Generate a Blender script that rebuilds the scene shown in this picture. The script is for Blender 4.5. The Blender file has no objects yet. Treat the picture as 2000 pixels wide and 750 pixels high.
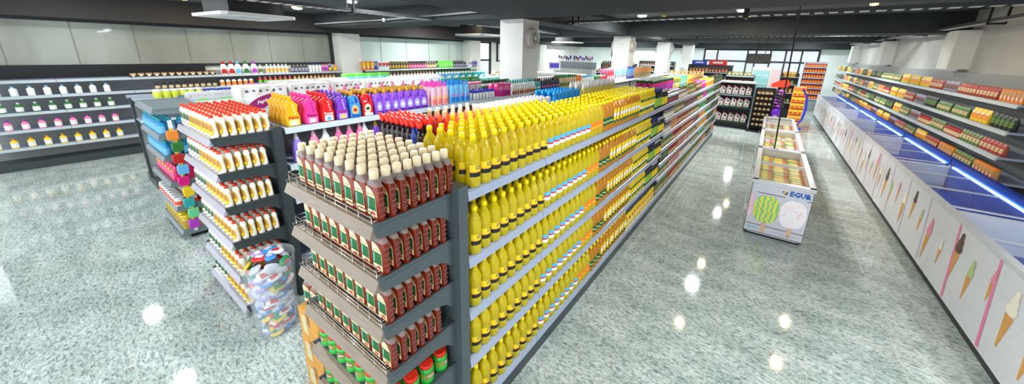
import bpy, math, random
from mathutils import Matrix, Vector
rnd = random.Random(7)
C = bpy.context.scene.collection
SC = bpy.context.scene
# ------------------------------------------------------------ camera, world, exposure
R = ((0.8058824, 0.5916964, 0.0211877), (0.1754143, -0.2044271, -0.9630365), (-0.5654939, 0.7798108, -0.2685363))
F, PX, PY, EYE = 673.0, 1002.0, 289.0, 2.5
cam = bpy.data.cameras.new('camera'); co = bpy.data.objects.new('camera', cam); C.objects.link(co)
cam.sensor_width = 36; cam.sensor_fit = 'HORIZONTAL'; cam.lens = F * 36 / 2000
cam.shift_x = -(PX - 1000) / 2000; cam.shift_y = -(375 - PY) / 2000
cam.clip_start = .05; cam.clip_end = 200
r_, u_, b_ = R[0], [-v for v in R[1]], [-v for v in R[2]]
co.matrix_world = Matrix(((r_[0], u_[0], b_[0], 0), (r_[1], u_[1], b_[1], 0), (r_[2], u_[2], b_[2], EYE), (0, 0, 0, 1)))
SC.camera = co
SC.view_settings.view_transform = 'Standard'; SC.view_settings.look = 'None'
SC.view_settings.gamma = 1; SC.view_settings.use_curve_mapping = False
SC.view_settings.exposure = 0.0
W = bpy.data.worlds.new('daylight'); SC.world = W; W.use_nodes = True
bg = W.node_tree.nodes['Background']
bg.inputs[0].default_value = (.86, .93, 1.0, 1); bg.inputs[1].default_value = 2.7
LAMP_W = 80.0

def Yx(px, X, z):
    """distance down the aisle at which a point on the line (X, z) is seen at column px of the 2000 px frame"""
    a = (px - PX) / F; dz = z - EYE
    return (a * (R[2][0] * X + R[2][2] * dz) - (R[0][0] * X + R[0][2] * dz)) / (R[0][1] - a * R[2][1])

# ------------------------------------------------------------ materials
def lin(c): return tuple(((v / 255) / 12.92 if v / 255 <= .04045 else ((v / 255 + .055) / 1.055) ** 2.4) for v in c)
_m = {}
def mat(name, rgb, rough=.4, metal=0, trans=0, ior=1.45, emit=0, coat=0, var=.06, scale=14, alpha=1, spec=.5):
    if name in _m: return _m[name]
    m = bpy.data.materials.new(name); m.use_nodes = True; nt = m.node_tree
    p = nt.nodes['Principled BSDF']; c = lin(rgb)
    p.inputs['Roughness'].default_value = rough; p.inputs['Metallic'].default_value = metal
    p.inputs['Transmission Weight'].default_value = trans; p.inputs['IOR'].default_value = ior
    p.inputs['Coat Weight'].default_value = coat; p.inputs['Alpha'].default_value = alpha
    p.inputs['Specular IOR Level'].default_value = spec
    tc = nt.nodes.new('ShaderNodeTexCoord'); nz = nt.nodes.new('ShaderNodeTexNoise'); nz.inputs['Scale'].default_value = scale
    mx = nt.nodes.new('ShaderNodeMix'); mx.data_type = 'RGBA'
    nt.links.new(tc.outputs['Object'], nz.inputs['Vector']); nt.links.new(nz.outputs['Fac'], mx.inputs['Factor'])
    mx.inputs['A'].default_value = (*[max(0, v * (1 - var)) for v in c], 1)
    mx.inputs['B'].default_value = (*[min(1, v * (1 + var)) for v in c], 1)
    nt.links.new(mx.outputs['Result'], p.inputs['Base Color'])
    if emit:
        p.inputs['Emission Color'].default_value = (*c, 1); p.inputs['Emission Strength'].default_value = emit
    _m[name] = m; return m
def bumpy(m, scale, strength, dist=.004):
    nt = m.node_tree; p = nt.nodes['Principled BSDF']; tc = nt.nodes.new('ShaderNodeTexCoord'); v = nt.nodes.new('ShaderNodeTexVoronoi'); v.inputs['Scale'].default_value = scale
    b = nt.nodes.new('ShaderNodeBump'); b.inputs['Strength'].default_value = strength; b.inputs['Distance'].default_value = dist
    nt.links.new(tc.outputs['Object'], v.inputs['Vector']); nt.links.new(v.outputs['Distance'], b.inputs['Height']); nt.links.new(b.outputs[0], p.inputs['Normal']); return m
def K(name, r, g, b, rough=.38, **k): return mat(name, (r, g, b), rough, **k)

def ramp_mat(name, stops, scale, rough=.4, detail=6, dist=0, stretch=(1, 1, 1), coat=0, kind='noise', interp='LINEAR', metal=0):
    m = bpy.data.materials.new(name); m.use_nodes = True; nt = m.node_tree; p = nt.nodes['Principled BSDF']
    tc = nt.nodes.new('ShaderNodeTexCoord'); mp = nt.nodes.new('ShaderNodeMapping'); mp.inputs['Scale'].default_value = stretch
    if kind == 'noise':
        t = nt.nodes.new('ShaderNodeTexNoise'); t.inputs['Scale'].default_value = scale; t.inputs['Detail'].default_value = detail
        t.inputs['Distortion'].default_value = dist; out = t.outputs['Fac']
    elif kind == 'voronoi':
        t = nt.nodes.new('ShaderNodeTexVoronoi'); t.inputs['Scale'].default_value = scale; out = t.outputs['Color']
    else:
        t = nt.nodes.new('ShaderNodeTexWave'); t.inputs['Scale'].default_value = scale; t.inputs['Distortion'].default_value = dist
        t.inputs['Detail'].default_value = detail; out = t.outputs['Fac']
    cr = nt.nodes.new('ShaderNodeValToRGB'); cr.color_ramp.interpolation = interp
    e = cr.color_ramp.elements
    while len(e) < len(stops): e.new(.5)
    for q, (pos, c) in zip(e, stops): q.position = pos; q.color = (*lin(c), 1)
    nt.links.new(tc.outputs['Object'], mp.inputs[0]); nt.links.new(mp.outputs[0], t.inputs['Vector'])
    nt.links.new(out, cr.inputs[0]); nt.links.new(cr.outputs[0], p.inputs['Base Color'])
    p.inputs['Roughness'].default_value = rough; p.inputs['Coat Weight'].default_value = coat; p.inputs['Metallic'].default_value = metal
    _m[name] = m; return m

# ------------------------------------------------------------ mesh builder
class MB:
    def __init__(s): s.v = []; s.f = []; s.m = []; s.sm = []
    def quad(s, pts, mi=0, smooth=False):
        n = len(s.v); s.v += [tuple(p) for p in pts]; s.f.append(tuple(range(n, n + len(pts)))); s.m.append(mi); s.sm.append(smooth); return s
    def box(s, x0, x1, y0, y1, z0, z1, mi=0):
        n = len(s.v)
        s.v += [(x0, y0, z0), (x1, y0, z0), (x1, y1, z0), (x0, y1, z0), (x0, y0, z1), (x1, y0, z1), (x1, y1, z1), (x0, y1, z1)]
        for f in ((0, 3, 2, 1), (4, 5, 6, 7), (0, 1, 5, 4), (1, 2, 6, 5), (2, 3, 7, 6), (3, 0, 4, 7)):
            s.f.append(tuple(n + i for i in f)); s.m.append(mi); s.sm.append(False)
        return s
    def loft(s, rings, seg=14, p=2.0, mi=0, mis=None, capb=True, capt=True, cx=0, cy=0, a0=0, a1=2 * math.pi, smooth=True):
        """rings of (z, rx, ry[, dx, dy]) joined into a skin"""
        n = len(s.v); full = abs(a1 - a0 - 2 * math.pi) < 1e-6; k = seg if full else seg + 1
        for r in rings:
            z, rx, ry = r[:3]; dx, dy = (r[3], r[4]) if len(r) > 3 else (0, 0)
            for i in range(k):
                a = a0 + (a1 - a0) * i / seg; c, q = math.cos(a), math.sin(a)
                s.v.append((cx + dx + rx * math.copysign(abs(c) ** (2 / p), c), cy + dy + ry * math.copysign(abs(q) ** (2 / p), q), z))
        for j in range(len(rings) - 1):
            for i in range(seg):
                i2 = (i + 1) % k
                s.f.append((n + j * k + i, n + j * k + i2, n + (j + 1) * k + i2, n + (j + 1) * k + i))
                s.m.append(mis[j] if mis else mi); s.sm.append(smooth)
        if full and capb: s.f.append(tuple(n + i for i in reversed(range(k)))); s.m.append(mis[0] if mis else mi); s.sm.append(False)
        if full and capt:
            b = n + (len(rings) - 1) * k; s.f.append(tuple(b + i for i in range(k))); s.m.append(mis[-1] if mis else mi); s.sm.append(False)
        return s
    def prism(s, poly, a, b, axis='y', mi=0, inset=0):
        """polygon (u, v) pushed from a to b along the axis; an inset rounds its rims"""
        cu = sum(p[0] for p in poly) / len(poly); cv = sum(p[1] for p in poly) / len(poly)
        def P(u, v, t):
            return (u, t, v) if axis == 'y' else ((t, u, v) if axis == 'x' else (u, v, t))
        layers = [(a, 1)] + [(b, 1)] if not inset else [(a, 1 - inset), (a + (b - a) * .22, 1), (b - (b - a) * .22, 1), (b, 1 - inset)]
        n = len(s.v); k = len(poly)
        for t, q in layers:
            for u, v in poly: s.v.append(P(cu + (u - cu) * q, cv + (v - cv) * q, t))
        for j in range(len(layers) - 1):
            for i in range(k):
                i2 = (i + 1) % k; s.f.append((n + j * k + i, n + j * k + i2, n + (j + 1) * k + i2, n + (j + 1) * k + i)); s.m.append(mi); s.sm.append(bool(inset))
        s.f.append(tuple(n + i for i in reversed(range(k)))); s.m.append(mi); s.sm.append(False)
        b_ = n + (len(layers) - 1) * k; s.f.append(tuple(b_ + i for i in range(k))); s.m.append(mi); s.sm.append(False)
        return s
    def tube(s, pts, r, seg=6, mi=0, closed=False):
        pts = [Vector(p) for p in pts]; n = len(s.v); N = len(pts)
        for i, p in enumerate(pts):
            d = (pts[min(i + 1, N - 1)] - pts[max(i - 1, 0)]).normalized()
            up = Vector((0, 0, 1)) if abs(d.z) < .9 else Vector((1, 0, 0))
            e1 = d.cross(up).normalized(); e2 = d.cross(e1)
            for k in range(seg):
                a = 2 * math.pi * k / seg; q = p + e1 * (r * math.cos(a)) + e2 * (r * math.sin(a)); s.v.append(tuple(q))
        for i in range(N - 1):
            for k in range(seg):
                k2 = (k + 1) % seg; s.f.append((n + i * seg + k, n + i * seg + k2, n + (i + 1) * seg + k2, n + (i + 1) * seg + k)); s.m.append(mi); s.sm.append(True)
        s.f.append(tuple(n + k for k in range(seg))); s.m.append(mi); s.sm.append(False)
        s.f.append(tuple(n + (N - 1) * seg + k for k in reversed(range(seg)))); s.m.append(mi); s.sm.append(False)
        return s
    def ell(s, c, rad, seg=12, rings=6, mi=0):
        rr = []
        for j in range(rings + 1):
            t = -math.pi / 2 + math.pi * j / rings; rr.append((c[2] + rad[2] * math.sin(t), max(1e-4, rad[0] * math.cos(t)), max(1e-4, rad[1] * math.cos(t))))
        return s.loft(rr, seg=seg, mi=mi, cx=c[0], cy=c[1])
    def text(s, txt, size, fn, mi=0, shear=0, bold=0):
        cu = bpy.data.curves.new('lettering', 'FONT'); cu.body = txt; cu.size = size; cu.align_x = 'CENTER'; cu.align_y = 'CENTER'
        cu.resolution_u = 1; cu.shear = shear; cu.offset = bold
        ob = bpy.data.objects.new('lettering', cu); me = bpy.data.meshes.new_from_object(ob)
        n = len(s.v); s.v += [tuple(fn(v.co.x, v.co.y)) for v in me.vertices]
        for p in me.polygons: s.f.append(tuple(n + i for i in p.vertices)); s.m.append(mi); s.sm.append(False)
        bpy.data.objects.remove(ob); bpy.data.curves.remove(cu); bpy.data.meshes.remove(me); return s
    def mesh(s, name, mats):
        me = bpy.data.meshes.new(name); me.from_pydata(s.v, [], s.f)
        for m in (mats if isinstance(mats, (list, tuple)) else [mats]): me.materials.append(m)
        me.polygons.foreach_set('material_index', s.m); me.polygons.foreach_set('use_smooth', s.sm); me.update(); return me

def link(name, me, parent=None, loc=(0, 0, 0), rz=0):
    o = bpy.data.objects.new(name, me); C.objects.link(o); o.location = loc; o.rotation_euler = (0, 0, rz)
    if parent: o.parent = parent
    return o
def obj(name, mb, mats, parent=None, label=None, **k):
    o = link(name, mb.mesh(name, mats), parent, **k)
    if label: o['label'] = label
    return o
def tag(o, label, cat, group=None):
    o['label'] = label; o['category'] = cat
    if group: o['group'] = group
    return o
def thing(name, label, cat, loc=(0, 0, 0), rz=0, group=None):
    return tag(link(name, None, None, loc, rz), label, cat, group)
def struct(name, mb, m):
    o = obj(name, mb, m); o['kind'] = 'structure'; return o
ONES = 'zeroth first second third fourth fifth sixth seventh eighth ninth tenth eleventh twelfth thirteenth fourteenth fifteenth sixteenth seventeenth eighteenth nineteenth'.split()
TENS = ['', '', 'twent', 'thirt', 'fort', 'fift', 'sixt', 'sevent', 'eight', 'ninet']
def nth(n):
    if n < 20: return ONES[n]
    if n >= 100: return 'hundred-and-' + nth(n - 100)
    return TENS[n // 10] + ('ieth' if n % 10 == 0 else 'y-' + ONES[n % 10])

# ------------------------------------------------------------ kinds of goods: one prototype each, copied with its parts
class Kind:
    def __init__(s, name, cat, root, parts=(), desc=''):
        s.cat, s.desc = cat, desc
        s.root = bpy.data.objects.new(name, root)
        s.parts = [bpy.data.objects.new(n, me) for n, me in parts]
def put(k, x, y, z, rz=0, label='', group=None, bare=False):
    o = k.root.copy(); C.objects.link(o); o.location = (x, y, z); o.rotation_euler = (0, 0, rz)
    tag(o, label, k.cat, group)
    if not bare:
        for p in k.parts:
            c = p.copy(); C.objects.link(c); c.parent = o
    return o
PI = math.pi
grey_d = K('slate_steel', 58, 66, 68, .35); grey_l = K('pale_blue_steel', 158, 168, 190, .3)
taupe = ramp_mat('taupe_steel_warm_reflection', [(0.3, (118, 105, 92)), (.7, (140, 126, 110))], 6, rough=.33, stretch=(1, 1, 30), metal=0)  # brown tone holds the warm colour these grey rails reflect
blackm = K('black_metal', 22, 24, 26, .4); chrome = K('chrome_wire', 190, 180, 165, .2, metal=.9)
whitep = K('white_plastic', 236, 236, 232, .35); creamp = K('cream_cap', 232, 214, 178, .45)
paper = K('cream_paper', 240, 220, 168, .6); greenp = K('green_print', 18, 92, 42, .5); dkprint = K('dark_print', 48, 40, 34, .6)
clear = K('clear_plastic', 225, 232, 235, .08, alpha=.3)
yellow_oil = bumpy(K('yellow_oil', 255, 230, 18, .06, trans=.55, ior=1.28, coat=.5, var=.05, scale=40), 62, .55)
amber_oil = bumpy(K('amber_oil', 250, 176, 30, .08, trans=.6, ior=1.3, coat=.4), 50, .4)
yellow_cap = K('yellow_cap', 255, 222, 0, .35)
red_print = K('red_print', 214, 30, 34, .45); blue_print = K('blue_print', 30, 90, 180, .45); orange_print = K('orange_print', 244, 130, 30, .5)
yellow_print = K('yellow_print', 252, 214, 20, .45); white_print = K('white_print', 245, 245, 245, .45); black_print = K('black_print', 26, 24, 26, .45)
sky_print = K('sky_print', 90, 180, 235, .45)

def cyl(r, z0): return lambda x, y: (r * math.sin(x / r), -r * math.cos(x / r), z0 + y)
def flat(y0, z0, x0=0): return lambda x, y: (x0 + x, y0, z0 + y)

def oil(name, desc, liquid, bands, txt=None, tcol=None, h=.298, r=.0425, tall=False):
    s = h / .31
    b = MB().loft([(0, r * .8, r * .8), (.012, r, r), (.06 * s, r, r), (.066 * s, r * .95, r * .95), (.142 * s, r * .95, r * .95), (.148 * s, r, r), (.166 * s, r * .97, r * .97), (.172 * s, r, r),
                   (.2 * s, r * .99, r * .99), (.218 * s, r * .93, r * .93), (.236 * s, r * .78, r * .78), (.256 * s, r * .52, r * .52), (.27 * s, .0155, .0155), (.288 * s, .0145, .0145)], seg=16)
    cap = MB().loft([(.278 * s, .0172, .0172), (h - .004, .0168, .0168), (h, .0145, .0145)], seg=12)
    z0, z1 = .068 * s, .14 * s
    if tall: z0, z1 = .05 * s, .2 * s
    mats = []; L = MB(); q = r * (1.012 if tall else .965); span = 1.25 if not tall else .8; t = 0
    for c, fr in bands:
        za = z1 - (z1 - z0) * t; t += fr; zb = z1 - (z1 - z0) * t; mats.append(c)
        L.loft([(zb, q, q), (za, q, q)], seg=14, mi=len(mats) - 1, a0=-PI / 2 - span, a1=-PI / 2 + span, capb=False, capt=False)
    if txt:
        mats.append(tcol); L.text(txt, .03, cyl(q + .0012, z1 - (z1 - z0) * .24), len(mats) - 1, bold=.0006)
    return Kind(name, 'bottle', b.mesh(name, liquid), [('cap', cap.mesh('cap', yellow_cap)), ('label', L.mesh('label', mats))], desc)

seed_oil = oil('sunflower_oil_bottle', 'oil bottle with black-banded yellow label', yellow_oil, [(yellow_print, .5), (K('amber_print', 250, 176, 30, .45), .12), (black_print, .38)], 'IZI', K('navy_print', 20, 50, 110, .45))
blue_oil = oil('vegetable_oil_bottle', 'oil bottle with blue-white label', yellow_oil, [(sky_print, .45), (red_print, .18), (white_print, .37)])
orange_oil = oil('oil_bottle', 'oil bottle with orange label', yellow_oil, [(orange_print, .6), (yellow_print, .15), (orange_print, .25)])
green_oil = oil('green_label_oil_bottle', 'oil bottle with green label', amber_oil, [(greenp, .5), (paper, .14), (greenp, .36)], tall=False)  # told apart by its green label, kind of oil not known
tall_oil = oil('amber_oil_bottle', 'amber oil bottle with tall yellow label', amber_oil, [(yellow_print, .3), (white_print, .25), (yellow_print, .25), (greenp, .2)], h=.308, r=.037, tall=True)
corn_oil = oil('corn_oil_bottle', 'yellow-capped oil bottle with green-white label', K('corn_oil', 240, 205, 30, .12, trans=.2), [(greenp, .2), (yellow_print, .4), (white_print, .15), (greenp, .25)], h=.31, r=.037, tall=True)

# amber antiseptic bottle: flat, square shouldered
def amber_kind():
    liq = K('amber_liquid', 168, 50, 14, .05, trans=.6, ior=1.3, coat=.5)
    glass = K('clear_bottle_plastic', 215, 205, 200, .06, trans=.7, ior=1.2)
    b = MB().loft([(0, .041, .0165), (.008, .0455, .0195), (.15, .0455, .0195), (.168, .043, .0192), (.182, .034, .0188), (.192, .023, .019), (.197, .0175, .0175), (.21, .017, .017)],
                  seg=18, p=3.6, mis=[0, 0, 0, 1, 1, 1, 1])
    for k in range(5):   # moulded grip ribs on the narrow side
        b.box(.044, .0472, -.0125, .0125, .035 + k * .027, .038 + k * .027, 2)
    cap = MB().loft([(.199, .0205, .0205), (.237, .02, .02), (.241, .0175, .0175)], seg=14)
    L = MB(); arch = [(-.036, .028), (.03, .028), (.03, .112)] + [(.03 - .062 * (i / 8) ** 1.6, .112 + .05 * math.sin(i / 8 * PI / 2)) for i in range(1, 9)] + [(-.036, .16)]
    L.prism(arch, -.0209, -.0195, mi=0)
    L.quad([(-.035, -.0214, .056), (.029, -.0214, .056), (.029, -.0214, .118), (-.035, -.0214, .118)], 1)
    L.quad([(-.033, -.0217, .06), (-.024, -.0217, .06), (-.018, -.0217, .11), (-.03, -.0217, .114)], 2)
    L.quad([(-.012, -.0214, .036), (.02, -.0214, .036), (.02, -.0214, .048), (-.012, -.0214, .048)], 3)
    L.text('ermal', .022, flat(-.0214, .131, -.008), 4, shear=.2)
    side = K('rib_plastic', 120, 100, 112, .25)
    L2 = MB().prism([(-.028, .03), (.028, .03), (.028, .105), (.012, .15), (-.028, .155)], .0195, .0209, mi=0)
    return Kind('antiseptic_bottle', 'bottle', b.mesh('antiseptic_bottle', [liq, glass, side]),
                [('cap', cap.mesh('cap', creamp)), ('label', L.mesh('label', [paper, greenp, K('teal_print', 90, 170, 150, .5), red_print, dkprint])), ('back_label', L2.mesh('back_label', [paper]))])
amber = amber_kind()
def white_kind(col, name):
    b = MB().loft([(0, .034, .022), (.008, .038, .0255), (.03, .039, .026), (.1, .031, .022), (.128, .029, .021), (.133, .031, .023), (.15, .028, .021), (.165, .018, .016), (.172, .0135, .0135), (.18, .0135, .0135)], seg=16, p=2.3)
    cap = MB().loft([(.174, .0155, .0155), (.196, .0148, .0148), (.2, .012, .012)], seg=12)
    L = MB(); prof = [(.008, .038, .0255), (.03, .039, .026), (.1, .031, .022), (.128, .029, .021), (.15, .028, .021)]
    def skin(a, z, off):
        for (z0, x0, y0), (z1, x1, y1) in zip(prof, prof[1:]):
            if z <= z1: break
        t = (z - z0) / (z1 - z0); rx = x0 + (x1 - x0) * t + off; ry = y0 + (y1 - y0) * t + off; c, q = math.cos(a), math.sin(a); e = 2 / 2.3
        return (rx * math.copysign(abs(c) ** e, c), ry * math.copysign(abs(q) ** e, q), z)
    for ac, zc, ra, rz_, off, mi in ((-PI / 2 + .1, .078, 1.15, .054, .001, 0), (-PI / 2 + .15, .088, .5, .03, .0016, 1), (-PI / 2 + .1, .052, .6, .014, .0019, 2)):
        N = 12
        for i in range(N):
            f0, f1 = -1 + 2 * i / N, -1 + 2 * (i + 1) / N; h0, h1 = math.sqrt(max(0, 1 - f0 * f0)), math.sqrt(max(0, 1 - f1 * f1))
            for j in range(6):
                g0, g1 = -1 + j / 3, -1 + (j + 1) / 3
                L.quad([skin(ac + ra * h0 * g0, zc + rz_ * f0, off), skin(ac + ra * h0 * g1, zc + rz_ * f0, off), skin(ac + ra * h1 * g1, zc + rz_ * f1, off), skin(ac + ra * h1 * g0, zc + rz_ * f1, off)], mi)
    return Kind('cleaner_bottle', 'bottle', b.mesh('cleaner_bottle', K('ivory_plastic', 240, 232, 216, .35)),
                [('cap', cap.mesh('cap', K('orange_red_cap', 232, 62, 26, .4))), ('label', L.mesh('label', col))], name)
white_gold = white_kind([K('gold_label', 200, 168, 60, .5), K('rust_print', 186, 120, 50, .5), yellow_print], 'gold')
white_green = white_kind([K('sage_label', 150, 165, 130, .5), K('bottle_green', 40, 90, 60, .5), white_print], 'green')

def jar_kind(name, lid, body, lab, r=.045, h=.13, desc='', txt=None):
    b = MB().loft([(0, r * .85, r * .85), (.01, r, r), (h * .25, r, r), (h * .3, r * .93, r * .93), (h * .62, r * .93, r * .93), (h * .68, r, r), (h * .78, r * .95, r * .95), (h * .82, r * .8, r * .8), (h * .86, r * .8, r * .8)], seg=16)
    c = MB().loft([(h * .82, r * .88, r * .88), (h * .98, r * .88, r * .88), (h, r * .8, r * .8)], seg=16)
    L = MB().loft([(h * .31, r * .955, r * .955), (h * .61, r * .955, r * .955)], seg=14, a0=-PI / 2 - 1.9, a1=-PI / 2 + 1.9)
    L.loft([(h * .36, r * .965, r * .965), (h * .56, r * .965, r * .965)], seg=8, a0=-PI / 2 - .6, a1=-PI / 2 + .6, mi=1)
    if txt: L.text(txt, h * .17, cyl(r * .975, h * .47), 2, bold=.0004)
    return Kind(name, 'jar', b.mesh(name, body), [('lid', c.mesh('lid', lid)), ('label', L.mesh('label', lab))], desc)
pickle = jar_kind('spread_jar', K('red_lid', 214, 44, 24, .4), K('green_jar', 38, 168, 60, .15, coat=.4), [K('leaf_label', 120, 150, 50, .5), K('brown_print', 150, 90, 66, .5), white_print], txt='Calve')

def softener(name, col, cap, lab, txt=None, h=.29, w=.062, d=.04):
    """angular fabric softener bottle, faces -y"""
    o = [(-w * .8, 0), (w * .8, 0), (w, .02), (w * .98, .09), (w * .72, .15), (w * .88, h * .72), (w * .35, h * .82), (w * .3, h * .86), (-w * .3, h * .86), (-w * .35, h * .82), (-w * .95, h * .76), (-w * .7, .15), (-w * .98, .09), (-w, .02)]
    b = MB().prism(o, -d, d, inset=.1)
    c = MB().loft([(h * .84, w * .3, w * .3), (h * .93, w * .28, w * .28), (h, w * .22, w * .22)], seg=12)
    L = MB(); L.quad([(-w * .7, -d - .001, .015), (w * .7, -d - .001, .015), (w * .68, -d - .001, .07), (-w * .68, -d - .001, .07)], 0)
    L.quad([(-w * .35, -d - .0016, .02), (w * .3, -d - .0016, .02), (w * .38, -d - .0016, .05), (-w * .3, -d - .0016, .055)], 1)
    for q in range(4): L.quad([(w * (.3 - .07 * q) + .006 * math.cos(t), -d - .0012, .125 + q * .027 + .009 * math.sin(t)) for t in [PI * i / 4 for i in range(8)]], 2)
    if txt: L.text(txt, .037, flat(-d - .002, .088), 3, bold=.0016)
    return Kind(name, 'bottle', b.mesh(name, col), [('cap', c.mesh('cap', cap)), ('label', L.mesh('label', lab))])
sun_y = K('sunny_plastic', 252, 184, 20, .3); hot_p = K('hot_pink_plastic', 250, 60, 160, .3); red_pl = K('red_plastic', 232, 36, 36, .3); viol = K('violet_plastic', 128, 66, 200, .3)
def jug(name, col, cap, lab, h=.29, w=.06, d=.034):
    b = MB().prism([(-w, 0), (w, 0), (w, h * .5), (w * .3, h * .56), (w * .0, h * .6), (w * .0, h * .76), (-w * .3, h * .84), (-w * .62, h * .84), (-w * .92, h * .72), (-w, h * .5)], -d, d, inset=.08)
    b.tube([(w * .85, 0, h * .47), (w * .88, 0, h * .6), (w * .7, 0, h * .72), (w * .3, 0, h * .8), (-w * .1, 0, h * .8)], d * .42, seg=8)
    c = MB().loft([(h * .82, w * .36, w * .36), (h * .86, w * .4, w * .4), (h * .97, w * .38, w * .38), (h, w * .3, w * .3)], seg=12, cx=-w * .4)
    L = MB(); L.quad([(w * .68 * math.cos(a) * .95 - w * .1, -d - .001, h * .3 + h * .19 * math.sin(a)) for a in [2 * PI * i / 18 for i in range(18)]], 0)
    L.quad([(-w * .8, -d - .0012, h * .03), (w * .85, -d - .0012, h * .03), (w * .85, -d - .0012, h * .12), (-w * .8, -d - .0012, h * .16)], 1)
    L.quad([(w * .4 * math.cos(a) - w * .1, -d - .0018, h * .3 + h * .06 * math.sin(a)) for a in [2 * PI * i / 12 for i in range(12)]], 2)
    L.quad([(-w * .8, -d - .0012, h * .56), (-w * .2, -d - .0012, h * .56), (-w * .2, -d - .0012, h * .61), (-w * .8, -d - .0012, h * .6)], 1)
    return Kind(name, 'bottle', b.mesh(name, col), [('cap', c.mesh('cap', cap)), ('label', L.mesh('label', lab))])
gold_c = K('gold_cap', 204, 150, 40, .35)
def tallb(name, col, cap, lab, lab2, h=.33, w=.048, d=.034, capshape='cone'):
    b = MB().loft([(0, w * .9, d * .9), (.01, w, d), (h * .45, w, d), (h * .66, w * .86, d * .86), (h * .78, w * .55, d * .7), (h * .8, w * .4, w * .4)], seg=14, p=2.6)
    r = w * .45
    c = MB().loft([(h * .79, r, r), (h * .86, r, r), (h * .9, r * .8, r * .8), (h, r * .45, r * .45)] if capshape == 'cone' else [(h * .79, r, r), (h * .98, r * .95, r * .95), (h, r * .7, r * .7)], seg=12)
    L = MB().loft([(h * .06, w * 1.01, d * 1.01), (h * .28, w * 1.01, d * 1.01)], seg=10, p=2.6, a0=-PI / 2 - .9, a1=-PI / 2 + .9)
    L.loft([(h * .28, w * 1.01, d * 1.01), (h * .42, w * 1.01, d * 1.01)], seg=10, p=2.6, a0=-PI / 2 - .6, a1=-PI / 2 + .5, mi=1)
    return Kind(name, 'bottle', b.mesh(name, col), [('cap', c.mesh('cap', cap)), ('label', L.mesh('label', [lab, lab2]))])
def spray(name, col, neck, trig, lab, h=.27, w=.038, d=.028):
    b = MB().loft([(0, w * .9, d * .9), (.01, w, d), (h * .4, w * .95, d * .95), (h * .55, w * .7, d * .8), (h * .66, w * .62, d * .7), (h * .74, w * .38, w * .38)], seg=12, p=2.4)
    t = MB().loft([(h * .73, .015, .015), (h * .8, .014, .014)], seg=10)
    t.prism([(-.022, h * .79), (.02, h * .79), (.028, h * .87), (.02, h * .985), (-.034, h), (-.046, h * .9), (-.03, h * .88)], -.011, .011, inset=.06)
    t.prism([(-.026, h * .86), (-.018, h * .86), (-.03, h * .7), (-.036, h * .7)], -.006, .006)
    L = MB().loft([(h * .08, w * 1.01, d * 1.01), (h * .36, w * .975, d * .975)], seg=10, p=2.4, a0=-PI / 2 - 1.0, a1=-PI / 2 + 1.0)
    L.loft([(h * .5, w * .82, d * .87), (h * .56, w * .72, d * .82)], seg=10, p=2.4, mi=1)
    return Kind(name, 'bottle', b.mesh(name, col), [('trigger_head', t.mesh('trigger_head', trig)), ('label', L.mesh('label', lab))])
def duck(name, col, cap, lab, h=.285, w=.034, d=.03):
    """bottle with a slanting beak cap"""
    b = MB().loft([(0, w * .85, d * .9), (.01, w, d), (h * .5, w, d), (h * .62, w * .85, d * .85), (h * .7, w * .5, d * .6), (h * .8, w * .4, d * .5, -.008, 0)], seg=12, p=2.5)
    c = MB().loft([(h * .79, .018, .018, -.008, 0), (h * .84, .023, .02, -.011, 0), (h * .93, .022, .018, -.02, 0), (h, .01, .01, -.036, 0)], seg=12)
    L = MB().loft([(h * .12, w * 1.01, d * 1.01), (h * .42, w * 1.01, d * 1.01)], seg=10, p=2.5, a0=-PI / 2 - 1, a1=-PI / 2 + 1)
    L.loft([(h * .2, w * 1.03, d * 1.03), (h * .3, w * 1.03, d * 1.03)], seg=8, p=2.5, a0=-PI / 2 - .5, a1=-PI / 2 + .5, mi=1)
    return Kind(name, 'bottle', b.mesh(name, col), [('cap', c.mesh('cap', cap)), ('label', L.mesh('label', lab))])
def plainb(name, col, cap, lab, h=.24, r=.036, body=None, neck=.4):
    """small round bottle of one mesh, for goods far away"""
    m = MB().loft([(0, r * .9, r * .9), (.008, r, r), (h * .12, r, r), (h * .55, r, r), (h * .68, r, r), (h * .8, r * neck, r * neck), (h * .84, r * neck, r * neck)], seg=10, mis=[0, 0, 1, 0, 0, 0])
    m.loft([(h * .84, r * neck * 1.15, r * neck * 1.15), (h, r * neck, r * neck)], seg=10, mi=2)
    return Kind(name, 'bottle', m.mesh(name, [col, lab, cap]))
def carton(name, col, pan, pan2, w=.1, h=.2, d=.06, cat='box'):
    e = .003
    m = MB(); x, y = w / 2, d / 2
    m.prism([(-x, 0), (x, 0), (x, h), (-x, h)], -y, y, inset=.02, mi=0)
    m.quad([(-x * .86, -y - e / 2, h * .42), (x * .86, -y - e / 2, h * .5), (x * .86, -y - e / 2, h * .86), (-x * .86, -y - e / 2, h * .86)], 1)
    m.quad([(x * .5 * math.cos(a), -y - e, h * .34 + min(h * .18, x * .6) * math.sin(a)) for a in [2 * PI * i / 12 for i in range(12)]], 2)
    m.quad([(x + .001, -y * .7, h * .15), (x + .001, y * .7, h * .15), (x + .001, y * .7, h * .8), (x + .001, -y * .7, h * .8)], 1)
    return Kind(name, cat, m.mesh(name, [col, pan, pan2]))
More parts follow.
